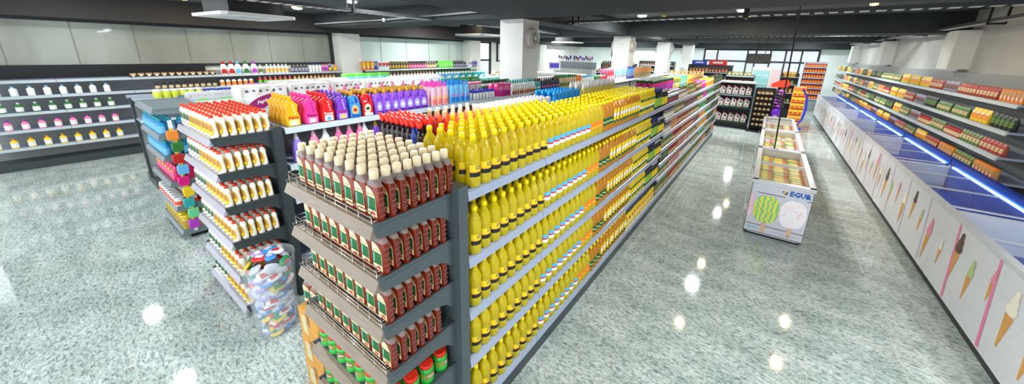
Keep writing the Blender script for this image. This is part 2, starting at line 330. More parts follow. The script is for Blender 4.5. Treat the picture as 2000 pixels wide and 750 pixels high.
def pouch(name, col, pan, pan2, w=.13, h=.2, d=.05, cat='bag'):
    m = MB(); x = w / 2
    m.loft([(0, x * .85, d * .45), (h * .06, x * .92, d * .5), (h * .4, x, d * .5), (h * .75, x * .97, d * .36), (h * .9, x * .9, d * .12), (h, x * .95, .003)], seg=14, p=3)
    m.loft([(h * .25, x * .95, d * .53), (h * .6, x * .99, d * .45)], seg=8, p=3, a0=-PI / 2 - .9, a1=-PI / 2 + .9, mi=1)
    m.loft([(h * .62, x * .9, d * .46), (h * .76, x * .9, d * .4)], seg=8, p=3, a0=-PI / 2 - .5, a1=-PI / 2 + .5, mi=2)
    return Kind(name, cat, m.mesh(name, [col, pan, pan2]))
def plainjar(name, lid, body, lab, r=.04, h=.12, cat='jar'):
    m = MB().loft([(0, r * .9, r * .9), (.006, r, r), (h * .15, r, r), (h * .6, r, r), (h * .72, r * .9, r * .9), (h * .8, r * .8, r * .8)], seg=10, mis=[0, 0, 1, 0, 0])
    m.loft([(h * .78, r * .9, r * .9), (h, r * .9, r * .9)], seg=10, mi=2)
    return Kind(name, cat, m.mesh(name, [body, lab, lid]))
def row(k, x, y0, y1, step, z, rz, desc, where, group, cols=1, dx=-.09, bare=False, jit=.006, cut=None):
    """a run of one kind along the aisle, `cols` deep"""
    n = max(1, int((y1 - y0) / step + .5)); w = len((desc + ' ' + where).split())
    for c in range(cols):
        for i in range(n):
            if cut and cut(c, i): continue
            lab = '%s, %s, %s along' % (desc, where, nth(i + 1)) + ('' if cols == 1 else ', %s row back' % nth(c + 1))
            put(k, x + dx * c + rnd.uniform(-jit, jit), y0 + step * (i + .5) + rnd.uniform(-jit, jit) * .5, z, rz + rnd.uniform(-.08, .08), lab, group, bare)
FX = PI / 2     # goods face the aisle on their +x side

# ------------------------------------------------------------ the room
def floor_mat():
    m = bpy.data.materials.new('polished_granite'); m.use_nodes = True; nt = m.node_tree; N = nt.nodes; Lk = nt.links.new
    p = N['Principled BSDF']; tc = N.new('ShaderNodeTexCoord')
    mp = N.new('ShaderNodeMapping'); mp.inputs['Rotation'].default_value = (0, 0, .5); mp.inputs['Scale'].default_value = (1, 2.1, 1); Lk(tc.outputs['Object'], mp.inputs[0])
    n1 = N.new('ShaderNodeTexNoise'); n1.inputs['Scale'].default_value = 21; n1.inputs['Detail'].default_value = 9; n1.inputs['Roughness'].default_value = .72; n1.inputs['Distortion'].default_value = .7; Lk(mp.outputs[0], n1.inputs[0])
    c1 = N.new('ShaderNodeValToRGB'); e = c1.color_ramp.elements; e.new(.5); e.new(.6)
    for q, (a, c) in zip(e, [(.32, (96, 106, 106)), (.43, (160, 170, 166)), (.52, (202, 211, 206)), (.66, (228, 234, 230))]): q.position = a; q.color = (*lin(c), 1)
    Lk(n1.outputs['Fac'], c1.inputs[0])
    n2 = N.new('ShaderNodeTexNoise'); n2.inputs['Scale'].default_value = 2.2; n2.inputs['Detail'].default_value = 4; Lk(mp.outputs[0], n2.inputs[0])
    n3 = N.new('ShaderNodeTexNoise'); n3.inputs['Scale'].default_value = 50; n3.inputs['Detail'].default_value = 3; Lk(mp.outputs[0], n3.inputs[0])
    c3 = N.new('ShaderNodeValToRGB'); c3.color_ramp.elements[0].position = .31; c3.color_ramp.elements[0].color = (*lin((74, 82, 84)), 1); c3.color_ramp.elements[1].position = .41; c3.color_ramp.elements[1].color = (1, 1, 1, 1)
    Lk(n3.outputs['Fac'], c3.inputs[0])
    mx = N.new('ShaderNodeMix'); mx.data_type = 'RGBA'; mx.blend_type = 'MULTIPLY'; mx.inputs['Factor'].default_value = .75
    Lk(c1.outputs[0], mx.inputs['A']); Lk(c3.outputs[0], mx.inputs['B'])
    c2 = N.new('ShaderNodeValToRGB'); c2.color_ramp.elements[0].position = .3; c2.color_ramp.elements[0].color = (*lin((205, 214, 210)), 1); c2.color_ramp.elements[1].position = .7; c2.color_ramp.elements[1].color = (1, 1, 1, 1)
    Lk(n2.outputs['Fac'], c2.inputs[0])
    m2 = N.new('ShaderNodeMix'); m2.data_type = 'RGBA'; m2.blend_type = 'MULTIPLY'; m2.inputs['Factor'].default_value = 1; Lk(mx.outputs['Result'], m2.inputs['A']); Lk(c2.outputs[0], m2.inputs['B'])
    br = N.new('ShaderNodeTexBrick'); br.offset = 0; br.inputs['Scale'].default_value = 1; br.inputs['Mortar Size'].default_value = .0022; br.inputs['Brick Width'].default_value = .6667; br.inputs['Row Height'].default_value = .6667
    br.inputs['Color1'].default_value = (0, 0, 0, 1); br.inputs['Color2'].default_value = (0, 0, 0, 1); br.inputs['Mortar'].default_value = (1, 1, 1, 1); Lk(tc.outputs['Object'], br.inputs[0])
    m3 = N.new('ShaderNodeMix'); m3.data_type = 'RGBA'; Lk(br.outputs['Color'], m3.inputs['Factor']); Lk(m2.outputs['Result'], m3.inputs['A']); m3.inputs['B'].default_value = (*lin((205, 200, 185)), 1)
    Lk(m3.outputs['Result'], p.inputs['Base Color']); p.inputs['Roughness'].default_value = .06; p.inputs['Specular IOR Level'].default_value = .5
    return m
XL, XR, Y0, Y1, ZC = -12.3, 3.15, -2.6, 25.2, 3.5
struct('floor', MB().box(XL, XR, Y0, Y1, -.1, 0), floor_mat())
ceil_m = ramp_mat('charcoal_plaster', [(.3, (74, 80, 82)), (.7, (88, 94, 95))], 3, rough=.8)
beam_m = ramp_mat('dark_beam_paint', [(.3, (40, 46, 49)), (.7, (50, 56, 58))], 3, rough=.75)
struct('ceiling', MB().box(XL, XR, Y0, Y1, ZC, ZC + .15), ceil_m)
wall_w = ramp_mat('off_white_plaster', [(.3, (226, 227, 220)), (.7, (236, 237, 230))], 2, rough=.7)
struct('trim_1', MB().box(-3.85, XR, Y0, 5.4, 3.08, ZC), beam_m)                       # deep soffit over the near bay
struct('trim_2', MB().box(XL, XR, 11.5, 12.5, 3.08, ZC), beam_m)
struct('trim_3', MB().box(XL, XR, 17.2, 18.2, 3.08, ZC), beam_m)
struct('trim_4', MB().box(-4.5, -3.85, 5.4, Y1, 3.1, ZC), beam_m)
struct('trim_5', MB().box(XL, -4.5, 5.5, 6.5, 3.12, ZC), beam_m)
struct('trim_6', MB().box(XL, -11.75, Y0, Y1, 2.98, ZC), K('brown_grey_paint', 58, 56, 54, .8))
struct('trim_7', MB().box(XL, XR, 24.6, Y1, 2.97, ZC), beam_m)
# left wall: low wall, glazed band of frosted panels with dark frames
lw = MB().box(XL - .15, XL, Y0, 13.1, 0, 2.0).box(XL - .15, XL, Y0, Y1, 2.98, ZC).box(XL - .15, XL, 14.8, Y1, 0, 2.98)
struct('wall_left', lw, wall_w)
pane_m = ramp_mat('frosted_panel', [(.25, (128, 128, 114)), (.6, (168, 174, 164)), (.9, (192, 198, 190))], .9, rough=.16, stretch=(1, 1, .3), coat=.4)
pane_g = ramp_mat('pale_green_panel', [(.25, (206, 226, 218)), (.8, (220, 236, 230))], .7, rough=.3)
frame_m = K('dark_frame', 44, 48, 52, .4)
def glazing(n, y0, y1, m, divs):
    w = struct('window_%d' % n, MB().box(XL - .06, XL - .02, y0, y1, 2.0, 2.98), m)
    fb = MB().box(XL - .03, XL + .06, y0, y1, 2.92, 2.98).box(XL - .03, XL + .06, y0, y1, 1.97, 2.03).box(XL - .03, XL + .08, y0, y0 + .08, 2.0, 2.98).box(XL - .03, XL + .08, y1 - .08, y1, 2.0, 2.98)
    obj('window_frame', fb, frame_m, w)
    s = MB()
    for i in range(1, divs): s.box(XL - .025, XL - .012, y0 + (y1 - y0) * i / divs - .006, y0 + (y1 - y0) * i / divs + .006, 2.02, 2.92)
    obj('joint_strip', s, K('joint_grey', 120, 124, 118, .5), w)
glazing(1, -1.2, 6.25, pane_m, 8); glazing(2, 6.95, 12.9, pane_g, 5); glazing(3, 15.2, 19.3, pane_g, 3)
for i, y in enumerate((6.25, 12.6, 18.9)): struct('trim_%d' % (8 + i), MB().box(XL, -11.8, y, y + .75, 0, 3.0), wall_w)
# open window between the piers: daylight and a view of the street
glass = K('window_glass', 240, 245, 250, .02, alpha=.08)
w = struct('window_4', MB().box(XL - .1, XL - .08, 13.1, 14.8, .1, 2.95), glass)
obj('window_frame', MB().box(XL - .12, XL - .04, 13.1, 13.2, 0, 2.98).box(XL - .12, XL - .04, 14.7, 14.8, 0, 2.98).box(XL - .12, XL - .04, 13.1, 14.8, 2.0, 2.1).box(XL - .12, XL - .04, 13.1, 14.8, 2.9, 2.98), frame_m, w)
# far wall: plaster on the left, shop front glazing on the right
fw = MB().box(XL, -9.6, Y1, Y1 + .15, 0, ZC).box(-9.6, -8.1, Y1, Y1 + .15, 0, 2.3).box(-9.6, -8.1, Y1, Y1 + .15, 2.95, ZC).box(-8.1, -3.6, Y1, Y1 + .15, 0, ZC)
fw.box(-3.6, XR, Y1, Y1 + .15, 2.95, ZC).box(1.95, XR, Y1, Y1 + .15, 0, 2.95).box(-3.6, -.2, Y1, Y1 + .15, 0, 1.1)
struct('wall_back', fw, ramp_mat('pale_mint_plaster', [(.3, (234, 244, 240)), (.7, (242, 250, 246))], 1.5, rough=.7))
w = struct('window_5', MB().box(-3.6, 1.95, Y1 + .04, Y1 + .06, .05, 2.92), glass)
f = MB().box(-3.6, 1.95, Y1 - .05, Y1 + .03, 2.86, 2.95).box(-3.6, 1.95, Y1 - .05, Y1 + .03, 2.2, 2.3).box(-3.6, -.2, Y1 - .05, Y1 + .03, 1.1, 1.2)
for x in (-3.6, -2.9, -1.35, -.95, -.25, .45, 1.15, 1.87): f.box(x, x + .08, Y1 - .06, Y1 + .03, 1.1 if x < -.3 else 0, 2.95)
obj('window_frame', f, frame_m, w)
w = struct('window_6', MB().box(-9.6, -8.1, Y1 + .04, Y1 + .06, 2.3, 2.95), glass)
obj('window_frame', MB().box(-9.6, -8.1, Y1 - .04, Y1 + .03, 2.88, 2.95).box(-9.6, -9.5, Y1 - .04, Y1 + .03, 2.3, 2.95).box(-8.2, -8.1, Y1 - .04, Y1 + .03, 2.3, 2.95), frame_m, w)
# outside: street ground and a pale building seen through the glass
struct('ground', MB().box(-60, 60, 25.4, 90, -.2, -.1).box(-60, -12.6, -30, 90, -.21, -.11), ramp_mat('asphalt', [(.3, (150, 150, 152)), (.7, (170, 170, 172))], 3, rough=.9))
b = thing('apartment_building', 'pale building with dark windows seen through the far window', 'building', (-16, 46, 0))
obj('wall', MB().box(-9, 5, 0, 8, 0, 9), K('pale_render', 226, 226, 224, .8), b)
for i in range(5): obj('window', MB().box(-7.5 + i * 2.4, -6.3 + i * 2.4, -.05, .02, 4.2, 5.4), K('dark_window', 70, 84, 92, .2), b)
obj('roof', MB().box(-9.2, 5.2, -.2, 8.2, 9, 9.25), grey_l, b)
b = thing('stair_ramp', 'pale outdoor ramp with thin railing seen through the shop front', 'ramp', (-3.5, 34, 0))
obj('slope', MB().prism([(-6, 0), (7, 0), (7, 4.2), (4, 4.0), (-6, 1.6)], 0, 1.5), K('ramp_concrete', 196, 198, 200, .8), b)
rl = MB()
for i in range(18): rl.tube([(-6 + i * .6, 0, 1.6 + .24 * i * .6), (-6 + i * .6, 0, 2.6 + .24 * i * .6)], .02, seg=4)
rl.tube([(-6, 0, 2.6), (4.3, 0, 5.05)], .03, seg=4)
obj('railing', rl, K('rail_grey', 130, 134, 140, .5), b)
struct('wall_right', MB().box(XR, XR + .15, Y0, Y1, 0, ZC), ramp_mat('warm_grey_panel', [(.3, (176, 176, 170)), (.7, (194, 194, 188))], 1.2, rough=.6))
for i, y in enumerate((22.6, 16.8, 11.0)): struct('trim_%d' % (11 + i), MB().box(2.85, XR, y, y + .6, 2.35, 3.1), wall_w)

# pillars with ring fans
def pillar(y, n):
    p = struct('trim_%d' % n, MB().box(-4.45, -3.9, y, y + .55, 0, 3.12), wall_w)
for i, y in enumerate((5.62, 11.75, 17.3, 22.9)): pillar(y, 14 + i)
def fan(x, y, z, side, label):
    t = thing('wall_fan', label, 'fan', (x, y, z), 0 if side > 0 else PI, 'ring shaped fans on the pillars')
    ring = MB(); N = 24
    for k, (r0, r1, t0, t1) in enumerate(((.19, .15, 0, .09), (.15, .115, .02, .105))):
        n = len(ring.v)
        for i in range(N):
            a = 2 * PI * i / N
            for r, tt in ((r0, t0), (r0, t1 - .02), (r0 - .012, t1), (r1, t1), (r1, t0)): ring.v.append((tt, r * math.cos(a), r * math.sin(a)))
        for i in range(N):
            for j in range(4):
                a = n + i * 5 + j; b2 = n + ((i + 1) % N) * 5 + j; ring.f.append((a, b2, b2 + 1, a + 1)); ring.m.append(0); ring.sm.append(True)
    obj('housing', ring, K('fan_plastic', 206, 200, 190, .4), t)
    g = MB()
    for k in range(14):
        a = 2 * PI * k / 14; g.tube([(.1, .02 * math.cos(a), .02 * math.sin(a)), (.105, .118 * math.cos(a), .118 * math.sin(a))], .003, seg=4)
    obj('grille', g, whitep, t)
    bl = MB()
    for k in range(5):
        a = 2 * PI * k / 5; c, s_ = math.cos(a), math.sin(a)
        bl.quad([(.04, .02 * c, .02 * s_), (.07, .1 * c - .03 * s_, .1 * s_ + .03 * c), (.05, .11 * c, .11 * s_), (.03, .1 * c + .03 * s_, .1 * s_ - .03 * c)])
    obj('blade', bl, K('fan_blade', 170, 170, 165, .4), t)
    hb = MB(); hb.tube([(0, 0, 0), (.1, 0, 0)], .028, seg=12); obj('hub', hb, whitep, t)
fan(-3.9, 5.9, 2.76, 1, 'white ring fan on right side of nearest pillar')
fan(-3.9, 12.0, 2.76, 1, 'white ring fan on right side of second pillar')
fan(-4.45, 12.0, 2.76, -1, 'white ring fan on left side of second pillar')
fan(-3.9, 17.6, 2.76, 1, 'white ring fan on right side of third pillar')
fan(-4.45, 17.6, 2.76, -1, 'white ring fan on left side of third pillar')
fan(-4.45, 23.2, 2.76, -1, 'white ring fan on left side of the farthest pillar')

# ceiling lamps: every lamp carries its own light
def lamp(x, y, z, warm, label, power):
    t = thing('ceiling_lamp', label, 'lamp', (x, y, z), 0, 'warm ceiling spots' if warm else 'white ceiling downlights')
    r = .06 if warm else .11
    obj('housing', MB().loft([(0, r * 1.2, r * 1.2), (-.022, r * 1.12, r * 1.12), (-.022, r * .9, r * .9), (-.01, r * .9, r * .9)], seg=20, capb=False, capt=False), whitep if not warm else blackm, t)
    obj('lens', MB().loft([(-.055, r * .6, r * .6), (-.047, r * .92, r * .92), (-.022, r, r)], seg=20), K('warm_lens', 255, 190, 90, emit=9) if warm else K('cool_lens', 235, 248, 255, emit=14), t)
    L = bpy.data.lights.new('lamp_light', 'AREA'); L.shape = 'DISK'; L.size = r * 2; L.energy = power; L.color = (1, .78, .5) if warm else (.93, .98, 1)
    o = bpy.data.objects.new('lamp_light', L); C.objects.link(o); o.parent = t; o.location = (0, 0, -.06)
i = 0
for x, y in [(-.73, 9.4), (-2.97, 9.7), (-5.6, 9.6), (-8.2, 9.6), (-10.6, 9.5), (1.4, 13.8), (-.75, 15.0), (-3.0, 15.0), (-6, 15), (-9, 15), (-.9, 20.5), (-6, 20.5), (1.6, 20.5), (-10.2, 4.4), (-7.6, 4.4), (-5.4, 4.4), (-7.7, .5), (-10.4, .5), (-5.2, 1.2), (-7.5, 23.3), (-2.4, 22.6), (1.2, 23.6), (-10.8, 21)]:  # last four are added to brighten the far and left walls
    i += 1; lamp(x, y, ZC, False, 'round white ceiling downlight, %s of the upper ceiling' % nth(i), LAMP_W * (.8 if x > 1 else 1.7 if y > 13 else 1.25 if y > 8 else .8 if y > 3 else .5))
j = 0
for x, y in [(-2.2, 2.2), (.4, 2.4), (2.4, 2.4), (-2.4, -.6), (.4, -1.2), (2.6, -1)]:  # unseen lamps added above and behind the camera to light the near shelves
    j += 1; lamp(x, y, 3.08, False, 'added white fill downlight under the low soffit, %s of its kind' % nth(j), LAMP_W * .7)
j = 0
for x, y in [(-.7, 7.67), (1.28, 9.23), (1.11, 7.7), (-.68, 10.6), (-2.5, 10.05), (-.56, 16.1), (-.75, 19), (-9.9, 4.2), (-10.3, 11), (-10.7, 2.3), (-7.6, 8.4), (1.3, 14.6)]:
    j += 1; lamp(x, y, ZC, True, 'small warm ceiling spot, %s of the warm spots' % nth(j), 18)

# cable trays
def tray(label, x0, y0, x1, y1, z, w=.2):
    L = math.hypot(x1 - x0, y1 - y0); a = math.atan2(y1 - y0, x1 - x0)
    t = thing('cable_tray', label, 'cable tray', (x0, y0, z), a, 'perforated cable trays')
    obj('rail', MB().box(0, L, -w / 2 - .008, -w / 2, 0, .05), K('galvanised', 60, 62, 64, .4), t)
    obj('rail', MB().box(0, L, w / 2, w / 2 + .008, 0, .05), _m['galvanised'], t)
    g = MB(); n = int(L / .16)
    for k in range(n): g.box(k * .16, k * .16 + .1, -w / 2, w / 2, 0, .006)
    obj('base_plate', g, K('bright_galvanised', 214, 214, 214, .3), t)
    c = MB()
    for k in range(4): c.tube([(0, -.06 + k * .035, .025), (L / 2, -.055 + k * .03, .03), (L, -.06 + k * .035, .025)], .011, seg=5)
    obj('cable', c, K('black_cable', 20, 20, 22, .5), t)
    for k in range(max(1, int(L / 3.2))):
        q = 1.2 + k * 3.2; obj('hanger', MB().box(q, q + .04, -w / 2 - .03, -w / 2 - .01, -.03, ZC - z).box(q, q + .04, w / 2 + .01, w / 2 + .03, -.03, ZC - z).box(q, q + .04, -w / 2 - .03, w / 2 + .03, -.04, -.01), blackm, t)
    return t
tray('long perforated cable tray running down the left of the ceiling', -6.3, -.8, -6.35, 11.4, 3.14)
tray('perforated cable tray crossing the ceiling above the oil aisle', -4.9, 7.45, 3.3, 6.75, 3.14)
tray('perforated cable tray near the shop front ceiling', -3.6, 14.6, 3.2, 14.2, 3.14, .16)
tray('cable tray along the right wall ceiling', 2.75, 8.0, 2.7, 22, 3.12, .14)
t = thing('conduit_pipe', 'thin white conduit pipe crossing the dark beam on the left', 'pipe')
obj('pipe', MB().tube([(-11.6, 5.45, 3.2), (-8, 5.44, 3.2), (-4.6, 5.42, 3.25)], .02, seg=8), K('conduit_grey', 150, 150, 146, .5), t)
obj('elbow_joint', MB().ell((-8, 5.44, 3.2), (.05, .05, .05), seg=8), whitep, t)
# ceiling cassettes
def cassette(x, y, rz, label, s=1.0):
    t = thing('air_conditioner', label, 'air conditioner', (x, y, 2.98), rz, 'ceiling cassettes')
    obj('panel', MB().prism([(-.62 * s, -.5 * s), (-.55 * s, -.57 * s), (.55 * s, -.57 * s), (.62 * s, -.5 * s), (.62 * s, .5 * s), (.55 * s, .57 * s), (-.55 * s, .57 * s), (-.62 * s, .5 * s)], 0, .05, 'z'), whitep, t)
    g = MB()
    for k in range(7): g.box(-.3 * s, .3 * s, (-.27 + k * .085) * s, (-.22 + k * .085) * s, -.006, .0)
    obj('grille', g, K('grille_grey', 190, 192, 192, .5), t)
    for a in range(4):
        sx, sy = ((.47, 0), (-.47, 0), (0, .43), (0, -.43))[a]
        obj('flap', MB().box((sx - (.05 if sx else .33)) * s, (sx + (.05 if sx else .33)) * s, (sy - (.045 if sy else .3)) * s, (sy + (.045 if sy else .3)) * s, -.008, .0), K('flap_white', 214, 216, 216, .4), t)
    obj('body', MB().box(-.48 * s, .48 * s, -.42 * s, .42 * s, .05, .35), blackm, t)
    for sx in (-.4, .4):
        for sy in (-.36, .36): obj('hanger_rod', MB().box(sx * s - .01, sx * s + .01, sy * s - .01, sy * s + .01, .35, ZC - 2.98), blackm, t)
cassette(-7.75, 2.45, .1, 'large white ceiling cassette nearest, at upper left')
cassette(-8.0, 9.0, 0, 'white ceiling cassette left of the nearest pillar')
cassette(-8.4, 16.0, 0, 'white ceiling cassette right of the nearest pillar, far off')

# ------------------------------------------------------------ shelving
def lip(mb, x, y0, y1, z, side=1, mi=0):
    """price rail with a sloping face standing out from the shelf edge"""
    mb.prism([(x - side * .03, z), (x - side * .012, z - .008), (x, z - .055), (x - side * .01, z - .06), (x - side * .03, z - .03)], y0 + .003, y1 - .003, 'y', mi)
def bay(name, label, xr, xl, y0, y1, levels, group, lv_left=None, top=1.8, rail=grey_l, seen_left=False):
    """double sided bay: base, back panel, upright, shelf on every level with its price rail"""
    t = thing(name, label, 'shelf', ((xr + xl) / 2, (y0 + y1) / 2, 0), 0, group)
    cx, cy = t.location.x, t.location.y; hx, hy = (xr - xl) / 2, (y1 - y0) / 2
    obj('base', MB().box(-hx + .06, hx - .02, -hy, hy, 0, .15), grey_d, t)
    obj('back_panel', MB().box(-.015, .015, -hy, hy, .15, top), K('panel_grey', 150, 154, 152, .5), t)
    obj('upright', MB().box(-.04, .04, -hy - .015, -hy + .015, .15, top), grey_d, t)
    for z in levels:
        s = obj('shelf', MB().box(.02, hx - .03, -hy + .003, hy - .003, z - .03, z), grey_l, t)
        m = MB(); lip(m, hx, -hy, hy, z + .004, 1); obj('price_rail', m, rail, s)
    for z in (lv_left or [levels[0]]):
        s = obj('shelf', MB().box(-hx + .03, -.02, -hy + .003, hy - .003, z - .03, z), grey_l, t)
        m = MB(); lip(m, -hx, -hy, hy, z + .004, -1); obj('price_rail', m, rail, s)
    return t
LV = [1.765, 1.345, .98, .62, .2]
LV2 = [1.765, 1.525, 1.275, 1.025, .775, .515, .2]
ys = [1.255, 2.065, 2.875, 3.685, 4.715, 5.745]
for i in range(5): bay('shelving_bay', 'grey double sided oil shelving bay, %s from the near end' % nth(i + 1), -1.195, -2.2, ys[i], ys[i + 1], LV, 'bays of the oil aisle shelving')
for i in range(7): bay('shelving_bay', 'grey closely shelved bay beyond the oils, %s after the oil bays' % nth(i + 1), -1.195, -2.2, 5.745 + i * 1.03, 6.775 + i * 1.03, LV2, 'closely shelved bays beyond the oils')
LB = [1.765, 1.4, 1.05, .7, .35]
for i in range(4): bay('shelving_bay', 'white railed detergent bay behind the ivory bottles, %s from the near end' % nth(i + 1), -3.56, -4.66, 1.28 + i * 1.05, 2.33 + i * 1.05, LB, 'bays of the detergent shelving', rail=K('white_rail', 190, 204, 210, .35))
for i in range(8): bay('shelving_bay', 'white railed bay running past the pillars, %s of that run' % nth(i + 1), -3.5, -3.88 + .0, 5.48 + i * 1.5, 6.98 + i * 1.5, [1.765, 1.3], 'bays running past the pillars', rail=_m['white_rail'])
for i in range(6): bay('shelving_bay', 'grey bay below the toilet paper packs, %s from the near end' % nth(i + 1), -6.0, -7.1, 1.25 + i * 2.0, 3.25 + i * 2.0, [1.6, 1.2], 'bays below the paper goods', top=1.6, rail=_m['white_rail'])
for i in range(5): bay('shelving_bay', 'grey low bay before the left wall, %s from the near end' % nth(i + 1), -8.35, -9.3, .9 + i * 2.2, 3.1 + i * 2.2, [1.6, 1.25], 'bays between paper goods and left wall', top=1.6, rail=_m['white_rail'])

# end units with bracketed shelves
def end_unit(name, label, x0, x1, yf, yb, levels, rail, steel, guard=False, lipz=.055, group=None):
    t = thing(name, label, 'shelf', ((x0 + x1) / 2, yb, 0), 0, group)
    w = (x1 - x0) / 2; D = yb - yf
    obj('back_panel', MB().box(-w, w, -.01, .01, .1, levels[0] + .02), steel, t)
    for s in (-1, 1):
        obj('post', MB().box(s * w - (.045 if s > 0 else .01), s * w + (.055 if s > 0 else .03), -.02, .05, 0, levels[0] + .045), steel, t)
    obj('base', MB().box(-w + .01, w - .02, -D + .07, 0, 0, levels[-1] - .03), blackm, t)
    for z in levels:
        sh = obj('shelf', MB().box(-w + .01, w - .01, -D + .02, -.01, z - .025, z), steel, t)
        pr = MB().prism([(-D + .03, z + .002), (-D + .005, z - .002), (-D - .018, z - lipz), (-D - .01, z - lipz - .008), (-D + .03, z - .04)], -w, w, 'x')
        obj('price_rail', pr, rail, sh)
        for s in (-1, 1):
            poly = [(-D - .0, z + .012), (-.01, z + .012), (-.01, z - .15), (-.04, z - .15), (-.09, z - .105), (-.17, z - .075), (-D + .02, z - .062)]
            a = s * w; obj('bracket', MB().prism(poly, a - .008, a + .008, 'x').prism([(-D + .03, z - .004), (-.03, z - .004), (-.03, z - .012), (-D + .03, z - .012)], a - .011, a + .011, 'x'), steel, sh)
        if guard and z > .8:
            g = MB(); yy = -D + .012
            for h in (.012, .035, .062): g.tube([(-w + .02, yy + .06, z + h), (-w + .02, yy, z + h), (w - .02, yy, z + h), (w - .02, yy + .06, z + h)], .0028, seg=5)
            for k in range(9):
                xx = -w + .02 + (2 * w - .04) * k / 8; g.tube([(xx, yy, z), (xx, yy, z + .062)], .0028, seg=5)
            obj('wire_guard', g, chrome, sh)
    return t
LE = [1.765, 1.495, 1.225, .945, .64, .34]
end_unit('shelving_end_unit', 'slate end shelving unit holding amber bottles, taupe price rails', -2.1, -1.255, .72, 1.2, LE, taupe, K('slate_steel_warm', 74, 84, 88, .3), guard=True)
LW = [1.75, 1.44, 1.13, .79, .44, .12]
end_unit('shelving_end_unit', 'dark end shelving unit holding ivory bottles with orange caps', -4.62, -3.6, .74, 1.2, LW, K('lilac_rail', 168, 164, 176, .18, coat=.5), grey_d)

# amber bottles
G = 'amber antiseptic bottles on the near end unit'
nm = ['top shelf', 'second shelf', 'third shelf', 'fourth shelf']
for s in range(4):
    rows = 8 if s == 0 else (7, 7, 6)[s - 1]
    for r in range(rows):
        for c in range(8):
            if s and r > 1 and c < 5: continue
            if s and c == 7 and r >= rows: continue
            x = -1.965 + c * .0955; y = .776 + r * .0575
            put(amber, x + rnd.uniform(-.002, .002), y, LE[s], rnd.uniform(-.03, .03), 'amber bottle, %s of near end unit, %s from left, %s row back' % (nm[s], nth(c + 1), nth(r + 1)), G)
G = 'green jars on the low shelves of the near end unit'
for s in (4, 5):
    for r in range(4):
        for c in range(8):
            if r > 1 and c < 6: continue
            put(pickle, -2.03 + c * .1025, .79 + r * .105, LE[s], rnd.uniform(-.4, .4) + (FX if c == 7 and r else 0), 'green jar with red lid, %s end unit shelf, %s from left, %s row back' % (nth(s + 1), nth(c + 1), nth(r + 1)), G)
# cartons and bottles beside the amber unit
def cardboard(x0, x1, y0, y1, z0, z1, label, strip):
    t = thing('cardboard_box', label, 'box', ((x0 + x1) / 2, (y0 + y1) / 2, z0), 0, 'cardboard boxes stacked beside the amber end unit')
    a, b2, h = (x1 - x0) / 2, (y1 - y0) / 2, z1 - z0; cb = ramp_mat('cardboard', [(.3, (186, 128, 48)), (.7, (206, 150, 66))], 5, rough=.75, stretch=(1, 1, 6)) if 'cardboard' not in _m else _m['cardboard']
    obj('carton', MB().prism([(-a, 0), (a, 0), (a, h), (-a, h)], -b2, b2, inset=.012), cb, t)
    obj('tape', MB().box(-.022, .022, -b2 - .002, b2 + .002, h + .0005, h + .0015).box(-.022, .022, -b2 - .0025, -b2 - .001, h * .6, h + .001), K('brown_tape', 150, 96, 30, .3), t)
    obj('printed_side', MB().quad([(a + .0015, -b2 * .8, h * .15), (a + .0015, b2 * .8, h * .15), (a + .0015, b2 * .8, h * .75), (a + .0015, -b2 * .8, h * .5)], 0), K('rust_stripe', 168, 70, 30, .6) if strip else white_print, t)
    obj('printed_front', MB().quad([(-a * .7, -b2 - .0015, h * .2), (-a * .1, -b2 - .0015, h * .2), (-a * .1, -b2 - .0015, h * .85), (-a * .7, -b2 - .0015, h * .85)], 0), K('pale_paper', 196, 184, 140, .6), t)
z = 0
for k, h in enumerate((.24, .24, .24)):
    cardboard(-2.46 + .01 * k, -2.16, .78, 1.12, z, z + h - .002, 'brown cardboard box beside the amber unit, %s from the floor' % nth(k + 1), k % 2); z += h
for k, (x, y) in enumerate(((-2.38, .85), (-2.27, .85), (-2.38, .95), (-2.27, .95), (-2.38, 1.05))):
    put(amber, x, y, .721, .2, 'amber bottle standing on the cardboard boxes, %s of the five' % nth(k + 1), 'amber bottles on the cardboard boxes')

# ivory bottles
G = 'ivory bottles on the second end unit'
nm6 = ['top', 'second', 'third', 'fourth', 'fifth', 'lowest']
for s in range(6):
    for r in range(7 if s == 0 else 6):
        for c in range(10):
            if s and r > 1 and c < 7: continue
            k = white_green if c < 3 + (s > 0) * 1 else white_gold
            put(k, -4.555 + c * .1005, .79 + r * .063, LW[s], .16 + rnd.uniform(-.05, .05), 'ivory bottle, %s shelf of second end unit, %s from left, %s row back' % (nm6[s], nth(c + 1), nth(r + 1)), G)

# bin of small bags
bt = thing('display_bin', 'clear plastic bin full of colourful small bags beside ivory bottles', 'bin', (-3.27, .88, 0))
obj('shell', MB().loft([(0, .155, .155), (.01, .16, .16), (.72, .205, .205), (.74, .212, .212), (.74, .206, .206), (.72, .2, .2), (.02, .154, .154)], seg=28, capt=False), K('bin_clear', 225, 232, 236, .1, alpha=.16, spec=.5), bt)
bagm = [K('bag_%s' % n, *c, .3) for n, c in dict(silver=(196, 200, 212), red=(206, 40, 44), green=(40, 150, 84), yellow=(232, 200, 50), blue=(60, 140, 210), lilac=(170, 150, 210), white=(236, 238, 240), navy=(60, 70, 100)).items()]
def packet(a, b2):
    m = MB(); m.loft([(-.008, .05, .04), (0, .062, .046), (.012, .058, .042), (.022, .03, .02)], seg=12, p=3); m.quad([(-.03, -.02, .0235), (.03, -.02, .0235), (.028, .018, .0235), (-.03, .02, .0235)], 1)
    return Kind('candy_packet', 'packet', m.mesh('candy_packet', [a, b2]))
pk = [packet(bagm[i], bagm[(0, 6, 1, 2, 0, 6, 1, 4)[i]]) for i in range(8)]
cn = ['silver', 'red', 'green', 'yellow', 'blue', 'lilac', 'white', 'navy']
z = .04; n = 0
